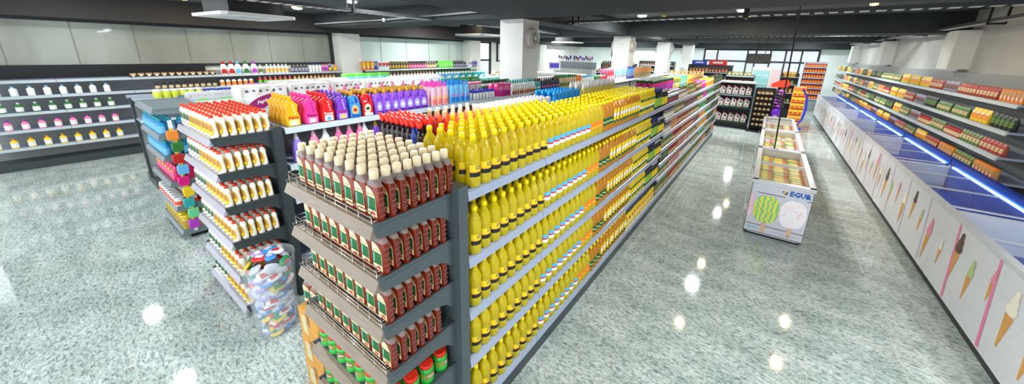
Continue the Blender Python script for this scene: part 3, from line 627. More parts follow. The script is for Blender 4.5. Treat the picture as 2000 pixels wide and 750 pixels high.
while z < .73:
    rr = .095 + .04 * z / .7
    for k in range(7):
        a = 2 * PI * k / 7 + z * 9; n += 1; q = rnd.choice((0, 0, 6, 4, 1, 2, 3, 5, 7, 0))
        o = put(pk[q], -3.27 + rr * math.cos(a), .88 + rr * math.sin(a), z + rnd.uniform(-.012, .012), a, '%s packet in the clear bin, %s layer up, %s around' % (cn[q], nth(int(z / .046) + 1), nth(k + 1)), 'packets in the clear display bin')
        o.rotation_euler = (rnd.uniform(.5, 1.5), rnd.uniform(-.5, .5), a + PI / 2 + rnd.uniform(-.4, .4))
    z += .046
for k in range(5):
    q = (4, 6, 4, 5, 1)[k]; o = put(pk[q], -3.27 + .07 * math.cos(k * 1.3), .88 + .07 * math.sin(k * 1.3), .755, k, '%s packet lying on top of the heap in the bin, %s clockwise' % (cn[q], nth(k + 1)), 'packets in the clear display bin')

# oils along the right face
OG = 'oil bottles on the oil aisle shelves'
spans = [(seed_oil, 1.30, 2.11, .09, 'yellow oil bottle with black-banded label'), (blue_oil, 2.11, 2.86, .094, 'yellow oil bottle with blue-white label'), (orange_oil, 2.86, 3.14, .093, 'yellow oil bottle with orange label'),
         (green_oil, 3.14, 3.42, .093, 'oil bottle with dark green label'), (tall_oil, 3.42, 4.3, .088, 'amber oil bottle with tall yellow label'), (corn_oil, 4.3, 5.0, .085, 'yellow capped oil bottle with green-white label')]
sn = ['top shelf', 'second shelf', 'third shelf', 'fourth shelf', 'bottom shelf']
for s, z in enumerate(LV):
    for k, y0, y1, st, ds in spans:
        if z == .2 and k is corn_oil: continue
        if z < 1 and k is corn_oil: ds = ds
        row(k, -1.245, y0, y1, st, z, FX, ds, 'oil aisle ' + sn[s], OG, cols=(7 if k in (seed_oil, blue_oil) else 5) if s == 0 else 2, dx=-.088, jit=.003, cut=(lambda c, i: c > 4 and i < 4) if k is seed_oil else None)
dark = plainb('vinegar_bottle', K('black_green_glass', 20, 34, 26, .15), K('navy_cap', 40, 44, 120, .4), K('lime_label', 150, 190, 60, .5), h=.28, r=.032)
dark2 = plainb('sauce_bottle', K('near_black_glass', 26, 22, 24, .15), K('silver_cap', 190, 190, 190, .3), yellow_print, h=.25, r=.03)
for s, z in enumerate(LV):
    if s == 4:
        yb = pouch('pasta_bag', yellow_print, K('cream_pasta', 236, 214, 150, .5), red_print, w=.12, h=.2)
        row(yb, -1.25, 4.3, 5.7, .12, z, FX, 'yellow pasta bag', 'bottom shelf of oil aisle', 'yellow pasta bags', jit=.004); continue
    row(dark, -1.24, 5.0, 5.36, .075, z, FX, 'dark green bottle with lime label', sn[s] + ' beyond the oils', 'dark vinegar bottles', cols=3 if s == 0 else 1, dx=-.075, jit=.002)
    row(dark2, -1.24, 5.36, 5.74, .07, z, FX, 'black sauce bottle with yellow label', sn[s] + ' beyond the oils', 'black sauce bottles', cols=3 if s == 0 else 1, dx=-.075, jit=.002)

# small goods on the closely shelved bays
col = dict(lilac=(150, 148, 172), rust=(170, 70, 50), sage=(96, 130, 56), cream=(214, 190, 146), red=(196, 44, 40), green=(50, 120, 50), black=(36, 38, 34), yellow=(244, 206, 36), purple=(180, 60, 190), mint=(110, 214, 150), orange=(240, 140, 50), blue=(40, 70, 170), brown=(110, 66, 40), white=(238, 238, 234), pink=(240, 130, 170), teal=(50, 170, 170), tan=(200, 160, 110), dkgreen=(20, 84, 40), magenta=(226, 30, 130), sky=(110, 190, 240))
cm = {k: K('goods_' + k, *v, .4) for k, v in col.items()}
def gp(a, b2, c, w=.12, h=.19, n='food_bag'): return pouch(n, cm[a], cm[b2], cm[c], w=w, h=h, d=.06)
def gj(a, b2, c, r=.036, h=.13, n='small_jar'): return plainjar(n, cm[a], cm[b2], cm[c], r=r, h=h)
def gb(a, b2, c, w=.09, h=.17, d=.06): return carton('food_box', cm[a], cm[b2], cm[c], w=w, h=h, d=d)
FK = dict(sj=(gj('white', 'blue', 'rust'), 'blue jar with white lid', .08), gj=(gj('lilac', 'tan', 'white'), 'grey lidded tan jar', .08), rj=(gj('red', 'rust', 'cream', n='red_lidded_jar'), 'red lidded jar', .08),
          wp=(gp('sage', 'cream', 'rust', .11, .17, n='sage_cream_bag'), 'sage and cream food bag', .11), lp=(gp('lilac', 'brown', 'rust', .1, .18, n='lilac_bag'), 'lilac and brown food bag', .1), rp=(gp('rust', 'cream', 'red', .11, .17, n='rust_bag'), 'rust and cream food bag', .11),
          pp=(gp('purple', 'magenta', 'white', .14, .2, n='purple_bag'), 'purple food bag', .13), mp=(gp('mint', 'green', 'white', .14, .2, n='mint_bag'), 'mint green food bag', .13), kp=(gp('black', 'sage', 'green', .13, .2, n='black_green_bag'), 'black and green food bag', .12),
          yp=(gp('yellow', 'orange', 'white', .15, .2, n='yellow_bag'), 'yellow food bag', .14), ob=(gb('orange', 'tan', 'white'), 'orange food box', .1), bb=(gb('brown', 'cream', 'green'), 'brown food box', .1),
          gp=(gp('sage', 'cream', 'green', .1, .16, n='sage_green_bag'), 'sage green food bag', .1), rb=(gb('red', 'cream', 'white', .08, .15), 'red food box', .09), bp=(gp('blue', 'yellow', 'white', .14, .18, n='pasta_bag'), 'blue and yellow food bag', .13))  # bags and jars told apart by colour alone, contents not known
plan = [[(6.5, 'sj'), (7.3, 'gj'), (8.2, 'wp'), (8.9, 'bb'), (9.6, 'pp'), (11.0, 'yp'), (12.9, 'kp')],
        [(6.4, 'gj'), (7.2, 'wp'), (8.6, 'lp'), (9.4, 'gp'), (10.1, 'pp'), (11.4, 'mp'), (12.9, 'kp')],
        [(6.3, 'gj'), (6.7, 'ob'), (7.9, 'rp'), (9.0, 'wp'), (10.2, 'mp'), (12.0, 'kp'), (12.9, 'gp')],
        [(6.6, 'gp'), (7.3, 'rj'), (8.6, 'rp'), (9.3, 'lp'), (10.3, 'yp'), (11.2, 'mp'), (12.9, 'kp')],
        [(6.4, 'kp'), (7.1, 'rj'), (8.4, 'rb'), (9.1, 'wp'), (9.6, 'bp'), (10.9, 'yp'), (12.1, 'kp'), (12.9, 'ob')],
        [(6.5, 'gp'), (7.5, 'rb'), (8.6, 'gj'), (9.6, 'wp'), (10.6, 'mp'), (11.8, 'gp'), (12.9, 'kp')],
        [(6.7, 'wp'), (7.6, 'rp'), (8.5, 'gp'), (9.3, 'gp'), (10.4, 'wp'), (11.1, 'ob'), (12.2, 'kp'), (12.9, 'ob')]]
for s, segs in enumerate(plan):
    y = 5.8
    for ye, kk in segs:
        k, ds, st = FK[kk]
        row(k, -1.25, y, ye - .02, st, LV2[s], FX, ds, '%s stretch beyond oils, level %s' % (nth(int((y - 5.8) / .8) + 1), ['seven', 'six', 'five', 'four', 'three', 'two', 'one'][s]), 'small goods on the closely shelved bays', cols=2 if s == 0 else 1, dx=-.12, jit=.003)
        y = ye
# top of the oil shelving, left half: cleaning goods
cill = duck('cleaner_bottle', K('black_bottle', 34, 20, 26, .15, coat=.3), K('signal_red_cap', 240, 50, 30, .35), [K('dark_red_label', 110, 24, 40, .4), K('pink_print', 220, 120, 150, .4)])
cillb = duck('cleaner_bottle', K('royal_blue_bottle', 26, 66, 170, .2, coat=.3), _m['signal_red_cap'], [white_print, orange_print])
for c in range(8):
    for r in range(3):
        if r == 2 and c < 2: continue
        bl = (c == 1 and r == 0)
        put(cillb if bl else cill, -1.83 - c * .058 - (.01 if r % 2 else 0), 1.46 + r * .085, 1.765, (.2 if c % 3 else -.15), '%s bottle with red beak cap behind amber bottles, %s from oils, %s row back' % ('blue' if bl else 'black', nth(c + 1), nth(r + 1)), 'beak capped bottles behind the amber ones')
orb = tallb('cleaner_bottle', K('coral_liquid', 238, 72, 40, .2, coat=.2), creamp, K('coral_label', 224, 50, 40, .4), white_print, h=.29, w=.036, d=.036, capshape='flat')
row(orb, -1.87, 1.75, 2.3, .085, 1.765, FX, 'coral red bottle with cream cap', 'behind oils', 'coral bottles behind the oils', cols=4, dx=-.085, jit=.004)
sw = spray('spray_bottle', K('ribbed_white', 236, 230, 222, .35), white_print, K('trigger_white', 244, 240, 240, .3), [K('blush_label', 240, 214, 200, .4), red_print])
row(sw, -1.95, 2.32, 3.0, .075, 1.765, FX, 'white spray bottle with red neck band', 'behind oils', 'red banded spray bottles', cols=3, dx=-.085, jit=.004)
sc_ = spray('spray_bottle', K('salmon_bottle', 250, 110, 90, .3), white_print, _m['trigger_white'], [yellow_print, red_print])
row(sc_, -1.95, 3.0, 3.16, .08, 1.765, FX, 'salmon and yellow spray bottle', 'behind oils', 'salmon spray bottles', cols=3, dx=-.085)
sb = spray('spray_bottle', K('cobalt_bottle', 30, 66, 190, .3), white_print, _m['trigger_white'], [white_print, blue_print])
row(sb, -1.95, 3.16, 3.42, .075, 1.765, FX, 'cobalt blue spray bottle with white trigger', 'behind oils', 'cobalt spray bottles', cols=3, dx=-.085)
ss = spray('spray_bottle', K('azure_bottle', 60, 160, 230, .25), white_print, K('azure_trigger', 40, 166, 240, .3), [sky_print, white_print], h=.31)
row(ss, -1.93, 3.42, 4.1, .075, 1.765, FX, 'azure blue spray bottle with azure trigger', 'behind oils', 'azure spray bottles', cols=4, dx=-.08)
wy = tallb('detergent_bottle', K('lemon_liquid', 240, 214, 90, .2), whitep, sky_print, white_print, h=.37, w=.044, d=.034, capshape='cone')
row(wy, -1.93, 4.12, 5.3, .085, 1.765, FX, 'lemon liquid bottle with white cap', 'behind oils', 'lemon detergent bottles', cols=3, dx=-.09)
go = tallb('detergent_bottle', K('emerald_liquid', 40, 160, 70, .3), cm['red'], white_print, cm['orange'], h=.17, w=.03, d=.03, capshape='flat')
row(go, -1.75, 4.55, 5.3, .08, 1.765, FX, 'small green bottle with red cap', 'between oils and lemon bottles', 'small green and red bottles', cols=1)
ft = [(5.35, 6.9, FK['gj'], 'X'), (6.9, 8.6, (gj('dkgreen', 'magenta', 'purple', .042, .26, 'shampoo_bottle'), 'magenta jar with dark green lid', .09), 0), (8.6, 9.4, (gb('yellow', 'green', 'white', .1, .24), 'tall yellow and green box', .1), 0), (9.4, 10.2, (gb('teal', 'mint', 'white', .12, .24), 'tall teal and mint box', .12), 0), (10.2, 12.8, FK['yp'], 0)]
for y0, y1, (k, ds, st), _ in ft: row(k, -1.8, y0, y1, st, 1.765, FX, ds, 'far left oil top', 'goods on the far top of the oil shelving', cols=3, dx=-.13)

# detergents on the second run (right face, top shelf)
per = [('yellow', softener('softener_bottle', sun_y, sun_y, [K('pale_lemon', 250, 236, 150, .4), white_print, white_print, red_print], 'Peros'), 1.38), ('pink', softener('softener_bottle', hot_p, hot_p, [K('rose_label', 250, 150, 200, .4), white_print, K('plum_print', 130, 30, 80, .4), K('plum_letter', 120, 20, 70, .4)], 'Peros'), 1.55),
       ('red', softener('softener_bottle', red_pl, red_pl, [white_print, sky_print, white_print, white_print], 'Peros'), 1.71), ('violet', softener('softener_bottle', viol, viol, [K('lavender_label', 200, 170, 240, .4), yellow_print, white_print, red_print], 'Peros'), 1.86)]
for n_, k, y in per:
    for c in range(5): put(k, -3.625 - c * .09, y - .0, 1.765, FX, '%s softener bottle lettered Peros, %s back from the shelf edge' % (n_, nth(c + 1)), 'angular softener bottles')
jb = jug('detergent_jug', K('azure_jug', 60, 150, 235, .3), gold_c, [K('gold_label2', 214, 190, 120, .4), blue_print, red_print]); jr = jug('detergent_jug', red_pl, gold_c, [K('silver_label', 220, 210, 190, .4), white_print, greenp])
jp = jug('detergent_jug', K('purple_jug', 150, 90, 220, .3), gold_c, [K('silver_disc', 190, 190, 220, .4), K('deep_violet', 96, 40, 170, .4), white_print])
for c in range(4):
    put(jb, -3.63 - c * .08, 2.01, 1.765, FX, 'blue detergent jug with gold cap, %s back from the edge' % nth(c + 1), 'gold capped detergent jugs')
    put(jr, -3.63 - c * .08, 2.16, 1.765, FX, 'red detergent jug with gold cap, %s back from the edge' % nth(c + 1), 'gold capped detergent jugs')
    for i in range(7): put(jp, -3.63 - c * .08, 2.30 + i * .125 * (.88 if 1 else 1), 1.765, FX + (.25 if i < 3 else 0), 'purple detergent jug, %s along, %s back from the edge' % (nth(i + 1), nth(c + 1)), 'gold capped detergent jugs')
pb = tallb('softener_bottle', K('blush_bottle', 250, 200, 214, .35), K('fuchsia_cap', 250, 70, 190, .35), K('coral_print', 250, 130, 110, .4), K('peach_print', 250, 190, 110, .4), h=.32)
row(pb, -3.64, 3.1, 3.42, .105, 1.765, FX, 'blush pink softener bottle with fuchsia cap', 'detergent shelf', 'blush softener bottles', cols=4, dx=-.08)
ab = tallb('softener_bottle', K('ice_blue_bottle', 120, 200, 245, .35), K('azure_cap', 30, 150, 235, .35), K('azure_print', 30, 130, 220, .4), K('lilac_print', 190, 140, 220, .4), h=.33)
row(ab, -3.64, 3.44, 3.86, .1, 1.765, FX, 'ice blue softener bottle with azure cap', 'detergent shelf', 'ice blue softener bottles', cols=4, dx=-.08)
# second shelf seen over the amber bottles
l2 = [('lilac', (150, 120, 220), (220, 220, 230), 1.34, 1.5), ('rose', (240, 130, 170), (250, 190, 210), 1.5, 1.62), ('pearl', (220, 224, 240), (240, 240, 244), 1.62, 1.76), ('pink', (240, 100, 160), (250, 170, 200), 1.76, 2.06), ('pearly', (214, 220, 240), (236, 240, 250), 2.06, 2.2), ('purple', (110, 60, 170), (204, 150, 40), 2.2, 2.5), ('crimson', (226, 40, 80), (204, 150, 40), 2.5, 3.4)]
for n_, c1, c2, y0, y1 in l2:
    k = tallb('softener_bottle', K('b2_' + n_, *c1, .35), K('c2_' + n_, *c2, .35), K('l2_' + n_, *[min(255, v + 50) for v in c1], .4), white_print, h=.29, w=.05, d=.036)
    row(k, -3.65, y0, y1, .12 if n_ != 'crimson' else .15, 1.4, FX, n_ + ' softener bottle', 'second detergent shelf', 'softeners on the second detergent shelf')
# rest of that run
th = [(998, 1042, 'white teal capped bottle', tallb('shampoo_bottle', whitep, cm['teal'], cm['rust'], cm['cream'], h=.26, w=.035, d=.03, capshape='flat'), .075), (1042, 1056, 'teal bottle', tallb('shampoo_bottle', cm['teal'], cm['brown'], cm['teal'], white_print, h=.25, w=.035, d=.03, capshape='flat'), .08),
      (1056, 1090, 'dark navy bottle', tallb('shampoo_bottle', K('navy_bottle', 34, 44, 80, .3), K('brown_cap', 90, 60, 30, .4), cm['blue'], cm['pink'], h=.25, w=.035, d=.03, capshape='flat'), .08), (1090, 1124, 'cream bottle with round green cap', None, .1),
      (1124, 1134, 'orange bottle', tallb('shampoo_bottle', cm['orange'], cm['orange'], cm['cream'], white_print, h=.27, w=.035, d=.03), .09), (1134, 1158, 'white and teal slim bottle', tallb('shampoo_bottle', whitep, cm['sky'], cm['teal'], cm['dkgreen'], h=.22, w=.03, d=.03, capshape='flat'), .09),
      (1158, 1170, 'green slim bottle', tallb('shampoo_bottle', cm['green'], cm['mint'], white_print, cm['mint'], h=.2, w=.04, d=.03), .1), (1170, 1182, 'red slim bottle', tallb('shampoo_bottle', cm['red'], whitep, cm['pink'], white_print, h=.2, w=.04, d=.03), .1),
      (1182, 1197, 'pink and red tall box', gb('pink', 'red', 'white', .16, .34, .1), .17), (1197, 1222, 'white and blue tall box', gb('white', 'sky', 'blue', .16, .36, .1), .17), (1222, 1236, 'blue tall box', gb('blue', 'sky', 'white', .17, .36, .1), .18), (1236, 1268, 'orange and grey tall box', gb('tan', 'orange', 'sage', .18, .34, .1), .19)]
gk = MB(); gk.loft([(0, .04, .03), (.01, .044, .034), (.16, .044, .034), (.2, .03, .026), (.215, .018, .018)], seg=12, p=2.5, mis=[0, 0, 0, 0]); gk.loft([(.04, .045, .035), (.12, .045, .035)], seg=10, p=2.5, a0=-PI / 2 - .8, a1=-PI / 2 + .8, mi=1); gk.ell((0, 0, .25), (.032, .032, .03), mi=2)
gk = Kind('shampoo_bottle', 'bottle', gk.mesh('shampoo_bottle', [cm['cream'], cm['sage'], K('grass_cap', 30, 150, 50, .35)]))
for a, b2, ds, k, st in th:
    y0, y1 = Yx(a, -3.6, 1.9), Yx(b2, -3.6, 1.9)
    row(k or gk, -3.6, y0, y1, st, 1.765, FX, ds, 'run past the pillars', 'goods along the run past the pillars', cols=2, dx=-.1)
# between: small goods at the end of the detergent shelf
tb = MB().loft([(0, .03, .02), (.1, .028, .016), (.11, .016, .012)], seg=10, mis=[0, 0]).loft([(.11, .03, .02), (.14, .03, .02)], seg=10, mi=1)
tb = Kind('cream_tube', 'tube', tb.mesh('cream_tube', [whitep, K('deep_blue_cap', 20, 40, 190, .35)]))
row(tb, -3.65, 3.95, 4.45, .075, 1.765, FX, 'white tube with deep blue cap', 'end of detergent shelf', 'blue capped white tubes', cols=3, dx=-.07)
mg = gb('magenta', 'pink', 'purple', .14, .2, .1)
row(mg, -3.72, 4.6, 5.3, .15, 1.765, FX, 'magenta box', 'end of detergent shelf', 'magenta boxes', cols=2, dx=-.12)
row(gb('pink', 'white', 'blue', .16, .2, .1), -4.2, 3.9, 5.0, .17, 1.765, FX, 'pink and white box', 'back half of detergent run', 'pink and white boxes', cols=2, dx=-.12)
hg = gj('dkgreen', 'white', 'green', .032, .24, 'shampoo_bottle')
row(hg, -4.05, 4.6, 5.4, .08, 1.765, FX, 'white bottle with dark green lid', 'back half of detergent run', 'green lidded white bottles', cols=1)
row(tallb('detergent_bottle', cm['white'], cm['pink'], cm['pink'], cm['sky'], h=.31, w=.05, d=.035), -4.15, 1.95, 3.7, .17, 1.765, FX, 'white bottle with pink cap', 'back half of detergent run', 'pink capped white bottles', cols=1)

# paper goods on the third run
def pack(name, w, h, d, col_, pr, pr2, txt=None, tc=None):
    m = MB(); N = 5
    m.prism([(-w / 2, 0), (w / 2, 0), (w / 2 + .004, h * .5), (w / 2, h), (-w / 2, h), (-w / 2 - .004, h * .5)], -d / 2, d / 2, inset=.05)
    L = MB(); yy = -d / 2 - .002
    L.quad([(-w * .06 + w * .34 * math.cos(a), yy, h * .3 + h * .26 * math.sin(a) + .12 * w * math.cos(a)) for a in [2 * PI * i / 20 for i in range(20)]], 0)
    for k in range(6):
        x = -w * .4 + k * w * .14; L.quad([(x, yy, h * .72 + .02 * (k % 2)), (x + w * .07, yy, h * .74), (x + w * .05, yy, h * .84), (x + w * .01, yy, h * .82)], 1)
    if txt: L.text(txt, h * .2, lambda x, y: (-w * .08 + x, yy - .002, h * .32 + y + x * .3), 2, shear=.2, bold=.002)
    return Kind(name, 'pack', m.mesh(name, col_), [('printed_panel', L.mesh('printed_panel', [pr, pr2, tc or pr2]))])
papia = pack('toilet_paper_pack', .62, .34, .4, ramp_mat('soft_quilt_film', [(.35, (214, 204, 198)), (.5, (240, 238, 234)), (.7, (250, 250, 248))], 9, rough=.3), K('plum_oval', 160, 40, 110, .35), K('grey_motif', 90, 80, 90, .4), 'Papia', white_print)
for i, y in enumerate((2.0, 2.66, 3.32, 3.98)): put(papia, -6.27, y, 1.6, FX, 'quilted toilet paper pack lettered Papia, %s from the near end' % nth(i + 1), 'toilet paper packs')
for i, y in enumerate((2.66, 3.32)): put(papia, -6.8, y, 1.6, FX, 'quilted toilet paper pack in the second row, %s from the near end' % nth(i + 1), 'toilet paper packs')
wipe = pack('wet_wipes_pack', .26, .1, .16, K('mint_white_film', 214, 236, 220, .3), K('lime_print', 130, 210, 80, .4), K('teal_print2', 60, 160, 150, .4))
wipe2 = pack('diaper_pack', .3, .22, .2, K('pearl_film', 206, 210, 216, .3), K('pale_green_print', 170, 220, 150, .4), K('pink_print2', 240, 120, 160, .4))
for i in range(2):
    for c in range(3): put(wipe, -6.12 - c * .18, 1.36 + i * .2 - .03, 1.6, FX + .1, 'pale wet wipes pack, %s along, %s row back' % (nth(i + 1), nth(c + 1)), 'wet wipes packs')
for i in range(4):
    for c in range(2):
        for h_ in range(1): put(wipe2 if c else wipe, -6.72 - c * .22, 1.42 + i * .29, 1.6 + h_ * .225, FX, '%s pack before the toilet paper, %s along, %s row back, %s layer' % ('pearl diaper' if c else 'mint wipes', nth(i + 1), nth(c + 1), nth(h_ + 1)), 'diaper and wipes packs')
bo = pack('napkin_pack', .4, .36, .3, K('bright_white_film', 244, 246, 248, .3), K('blue_oval', 40, 90, 180, .35), K('pale_blue_motif', 170, 200, 230, .4))
for i, y in enumerate((4.5, 4.92, 5.34)): put(bo, -6.25, y, 1.6, FX, 'white pack with blue oval, %s from the near end' % nth(i + 1), 'blue oval packs')
gr = pack('tea_box', .3, .26, .2, K('deep_green_card', 30, 130, 50, .4), K('brick_print', 190, 60, 50, .4), white_print)
for i in range(4): put(gr, -6.2, 5.7 + i * .33, 1.6, FX, 'deep green pack with brick print, %s along' % nth(i + 1), 'deep green packs')
tq = pack('tissue_pack', .3, .2, .2, K('aqua_film', 120, 214, 200, .3), white_print, K('teal_motif', 40, 140, 140, .4))
for i in range(8): put(tq, -6.2, 7.1 + i * .33, 1.6, FX, 'aqua tissue pack, %s along the paper goods run' % nth(i + 1), 'aqua tissue packs on the paper goods run')
# fourth run: packs in front of the left wall
pur = pack('sanitary_pack', .34, .16, .2, K('orchid_film', 214, 70, 200, .3), K('violet_print', 120, 50, 170, .4), white_print)
for i in range(3): put(pur, -8.6, 2.7 + i * .36, 1.6, FX, 'orchid pink pack before the left wall, %s along' % nth(i + 1), 'orchid pink packs')
blp = pack('long_carton', .4, .1, .2, K('royal_card', 30, 50, 170, .4), white_print, white_print)
for i in range(2): put(blp, -8.6, 1.85 + i * .42, 1.6, FX, 'long royal blue carton, %s along' % nth(i + 1), 'royal blue cartons')
yl = plainjar('storage_jar', cm['white'], K('lime_yellow_jar', 216, 222, 50, .3), K('lime_yellow_label', 200, 210, 60, .4), r=.05, h=.14)
for i in range(6):
    for c in range(2): put(yl, -8.45 - c * .12, 1.2 + i * .11, 1.6, 0, 'lime yellow jar, %s along, %s row back' % (nth(i + 1), nth(c + 1)), 'lime yellow jars')
for i in range(5): put(tq, -8.62, 4.35 + i * .34, 1.6, FX, 'aqua tissue pack before the left wall, %s along' % nth(i + 1), 'aqua tissue packs before the left wall')
tq2 = pack('tissue_pack', .3, .26, .2, K('lime_film', 130, 226, 90, .3), white_print, K('green_motif', 40, 150, 70, .4))
for i in range(4): put(tq2, -8.95, 4.9 + i * .34, 1.6, FX, 'lime green tissue pack behind the aqua ones, %s along' % nth(i + 1), 'lime tissue packs')
wb = plainjar('cosmetic_jar', cm['black'], cm['pink'], cm['white'], r=.04, h=.12)
row(wb, -8.45, 3.85, 4.25, .1, 1.6, 0, 'pink jar with black lid', 'before the left wall', 'pink jars')
for a, nm_ in ((6.1, 'white'), (7.4, 'sky'), (8.7, 'teal'), (10.6, 'cream')):
    k = pack('tissue_pack', .3, .17, .2, cm[nm_], white_print, cm['green'])
    for i in range(4): put(k, -8.6, a + i * .33, 1.6, FX, '%s pack before the left wall, %s along' % (nm_, nth(i + 1)), nm_ + ' packs before the left wall')

# ------------------------------------------------------------ left wall shelving
wr = K('wall_shelf_rail', 176, 186, 190, .35)
def wall_bay(label, y0, y1, levels, group, face=-11.7, back=-12.24, top=1.98, side=1, header=None, name='side_shelving_bay'):
    """one sided bay against a wall; side = +1 faces +x"""
    t = thing(name, label, 'shelf', ((face + back) / 2, (y0 + y1) / 2, 0), 0, group); hx = abs(face - back) / 2; hy = (y1 - y0) / 2
    a, b2 = (-hx, -hx + .03) if side > 0 else (hx - .03, hx)
    obj('base', MB().box(-hx + .02, hx - .02, -hy, hy, 0, .15), grey_d, t)
    obj('back_panel', MB().box(a, b2, -hy, hy, .15, top), K('panel_grey', 150, 154, 152), t)
    for z in levels:
        s = obj('shelf', MB().box(-hx + .03, hx - .03, -hy + .003, hy - .003, z - .03, z), grey_l, t)
        m = MB(); lip(m, side * hx, -hy, hy, z + .004, side); obj('price_rail', m, wr, s)
    if header: obj('header_panel', MB().box(a, b2 + .01 if side > 0 else b2, -hy, hy, top - .25, top + .02), header, t)
    return t
lv = [1.76, 1.46, 1.14, .8, .45]
nearwall = [(cm['tan'], cm['black']), (cm['white'], cm['sky']), (cm['green'], cm['white']), (cm['pink'], cm['purple']), (cm['yellow'], cm['orange'])]
for q_, (c1_, c2_) in enumerate(nearwall):
    k_ = plainb('lotion_bottle', c1_, c2_, whitep, h=.2, r=.05)
    for e_ in range(9 if q_ else 1): put(k_, -11.78, -.7 + e_ * .2 + (0 if q_ else .0), lv[q_], FX, 'bottle on near left wall, %s shelf, %s along' % (nth(q_ + 1), nth(e_ + 1)), 'bottles on the near left wall')
yy = [-.8, .25, 1.3, 2.75]
for i in range(3): wall_bay('left wall bay with dark header, %s from the camera side' % nth(i + 1), yy[i], yy[i + 1], lv, 'dark headed bays on the left wall', header=blackm, top=2.0)
yy = [2.75, 3.92, 5.1, 6.2]
for i in range(3): wall_bay('left wall bay before the first wall pier, %s from the camera side' % nth(i + 1), yy[i], yy[i + 1], lv, 'bays on the left wall before the pier', top=1.85)
yy = [7.05, 8.5, 9.95, 11.3, 12.55]
for i in range(4): wall_bay('left wall bay between the two wall piers, %s from the near pier' % nth(i + 1), yy[i], yy[i + 1], lv, 'bays on the left wall between the piers', top=1.85)
def wrow(px0, px1, k, ds, st, cols=1, z=1.76, X=-11.76, where='left wall top shelf', grp='goods on the top shelf of the left wall', dx=-.12):
    row(k, X, Yx(px0, X, z + .1), Yx(px1, X, z + .1) - .01, st, z, FX, ds, where, grp, cols=cols, dx=dx, jit=.002)
hb = carton('hair_colour_box', K('espresso_box', 44, 34, 32, .4), cm['tan'], cm['white'], w=.12, h=.1, d=.07)
wrow(250, 424, hb, 'dark box with tan print', .13)
jg = dict()
for n_, a, b2 in (('red', 430, 458), ('sky', 458, 474), ('green', 474, 490), ('purple', 490, 504)):
    k = tallb('shampoo_jug', whitep, cm[n_], cm[n_], cm[n_], h=.34, w=.075, d=.04, capshape='flat'); wrow(a, b2, k, 'white jug with %s print' % n_, .165)
wrow(505, 517, plainb('lotion_bottle', whitep, whitep, cm['sage'], h=.24, r=.045), 'white bottle with sage label', .1)
wrow(518, 566, plainb('lotion_bottle', whitep, whitep, K('apricot_label', 240, 190, 110, .4), h=.25, r=.045), 'white bottle with apricot label', .1)
wrow(568, 602, plainb('lotion_bottle', cm['black'], cm['black'], cm['lilac'], h=.25, r=.045), 'black bottle with pale label', .1)
wrow(603, 626, plainb('lotion_bottle', whitep, cm['blue'], cm['white'], h=.25, r=.042), 'white bottle with blue cap', .1)
wrow(628, 640, plainb('lotion_bottle', cm['pink'], cm['magenta'], cm['purple'], h=.24, r=.045), 'pink bottle with magenta cap', .12)
wrow(641, 648, plainb('lotion_bottle', cm['blue'], cm['white'], cm['yellow'], h=.24, r=.045), 'blue bottle with yellow label', .12)
wrow(650, 660, plainb('lotion_bottle', cm['orange'], cm['red'], cm['yellow'], h=.24, r=.05), 'orange bottle with red cap', .14)
wrow(706, 728, gb('orange', 'yellow', 'white', .13, .3, .1), 'orange and yellow wall box', .16)
wrow(728, 738, gb('blue', 'lilac', 'blue', .13, .29, .1), 'royal blue wall box', .15)
wrow(738, 757, gb('white', 'red', 'sky', .13, .29, .1), 'white and red wall box', .15)
wrow(758, 796, plainb('hair_bottle', cm['black'], cm['yellow'], K('gold_band', 190, 160, 60, .4), h=.28, r=.05), 'black bottle with gold band', .13)
wrow(797, 832, plainb('hair_bottle', K('maroon_bottle', 96, 30, 50, .3), cm['black'], cm['pink'], h=.28, r=.05), 'maroon bottle with pink band', .13)
wrow(833, 853, plainb('hair_bottle', cm['brown'], cm['white'], cm['cream'], h=.27, r=.05), 'brown bottle with cream band', .13)
wrow(856, 884, gb('green', 'green', 'mint', .12, .29, .1) if False else carton('shampoo_box', K('neon_green', 90, 220, 50, .4), K('neon_green2', 130, 240, 90, .4), white_print, w=.12, h=.29, d=.1), 'neon green box', .14)
wrow(885, 911, plainb('hair_bottle', K('charcoal_bottle', 40, 40, 50, .3), cm['lilac'], cm['lilac'], h=.28, r=.055), 'charcoal bottle with lilac band', .14)
wrow(912, 921, gb('white', 'lilac', 'sky', .14, .28, .1), 'plain white wall box', .16)
wrow(922, 931, gb('lilac', 'blue', 'purple', .14, .28, .1), 'lilac and blue wall box', .16)
for a, b2, k, ds, st in ((300, 425, plainb('perfume_bottle', cm['black'], cm['black'], cm['cream'], h=.16, r=.045), 'black squat bottle', .12), (428, 500, plainb('perfume_bottle', cm['white'], cm['black'], cm['orange'], h=.2, r=.05), 'white bottle with orange label', .13),
                         (503, 570, plainb('perfume_bottle', cm['red'], cm['pink'], K('neon_green', 0, 0, 0), h=.2, r=.05), 'red bottle with green label', .13), (572, 655, plainb('perfume_bottle', cm['tan'], cm['orange'], cm['cream'], h=.2, r=.045), 'tan bottle with cream label', .12),
                         (706, 850, plainb('perfume_bottle', cm['brown'], cm['yellow'], cm['white'], h=.2, r=.05), 'brown bottle with yellow cap', .16), (850, 930, plainb('perfume_bottle', cm['green'], cm['dkgreen'], cm['white'], h=.2, r=.055), 'green bottle with dark cap', .18)):
    wrow(a, b2, k, ds, st, z=1.46, where='left wall second shelf', grp='goods on the second shelf of the left wall')
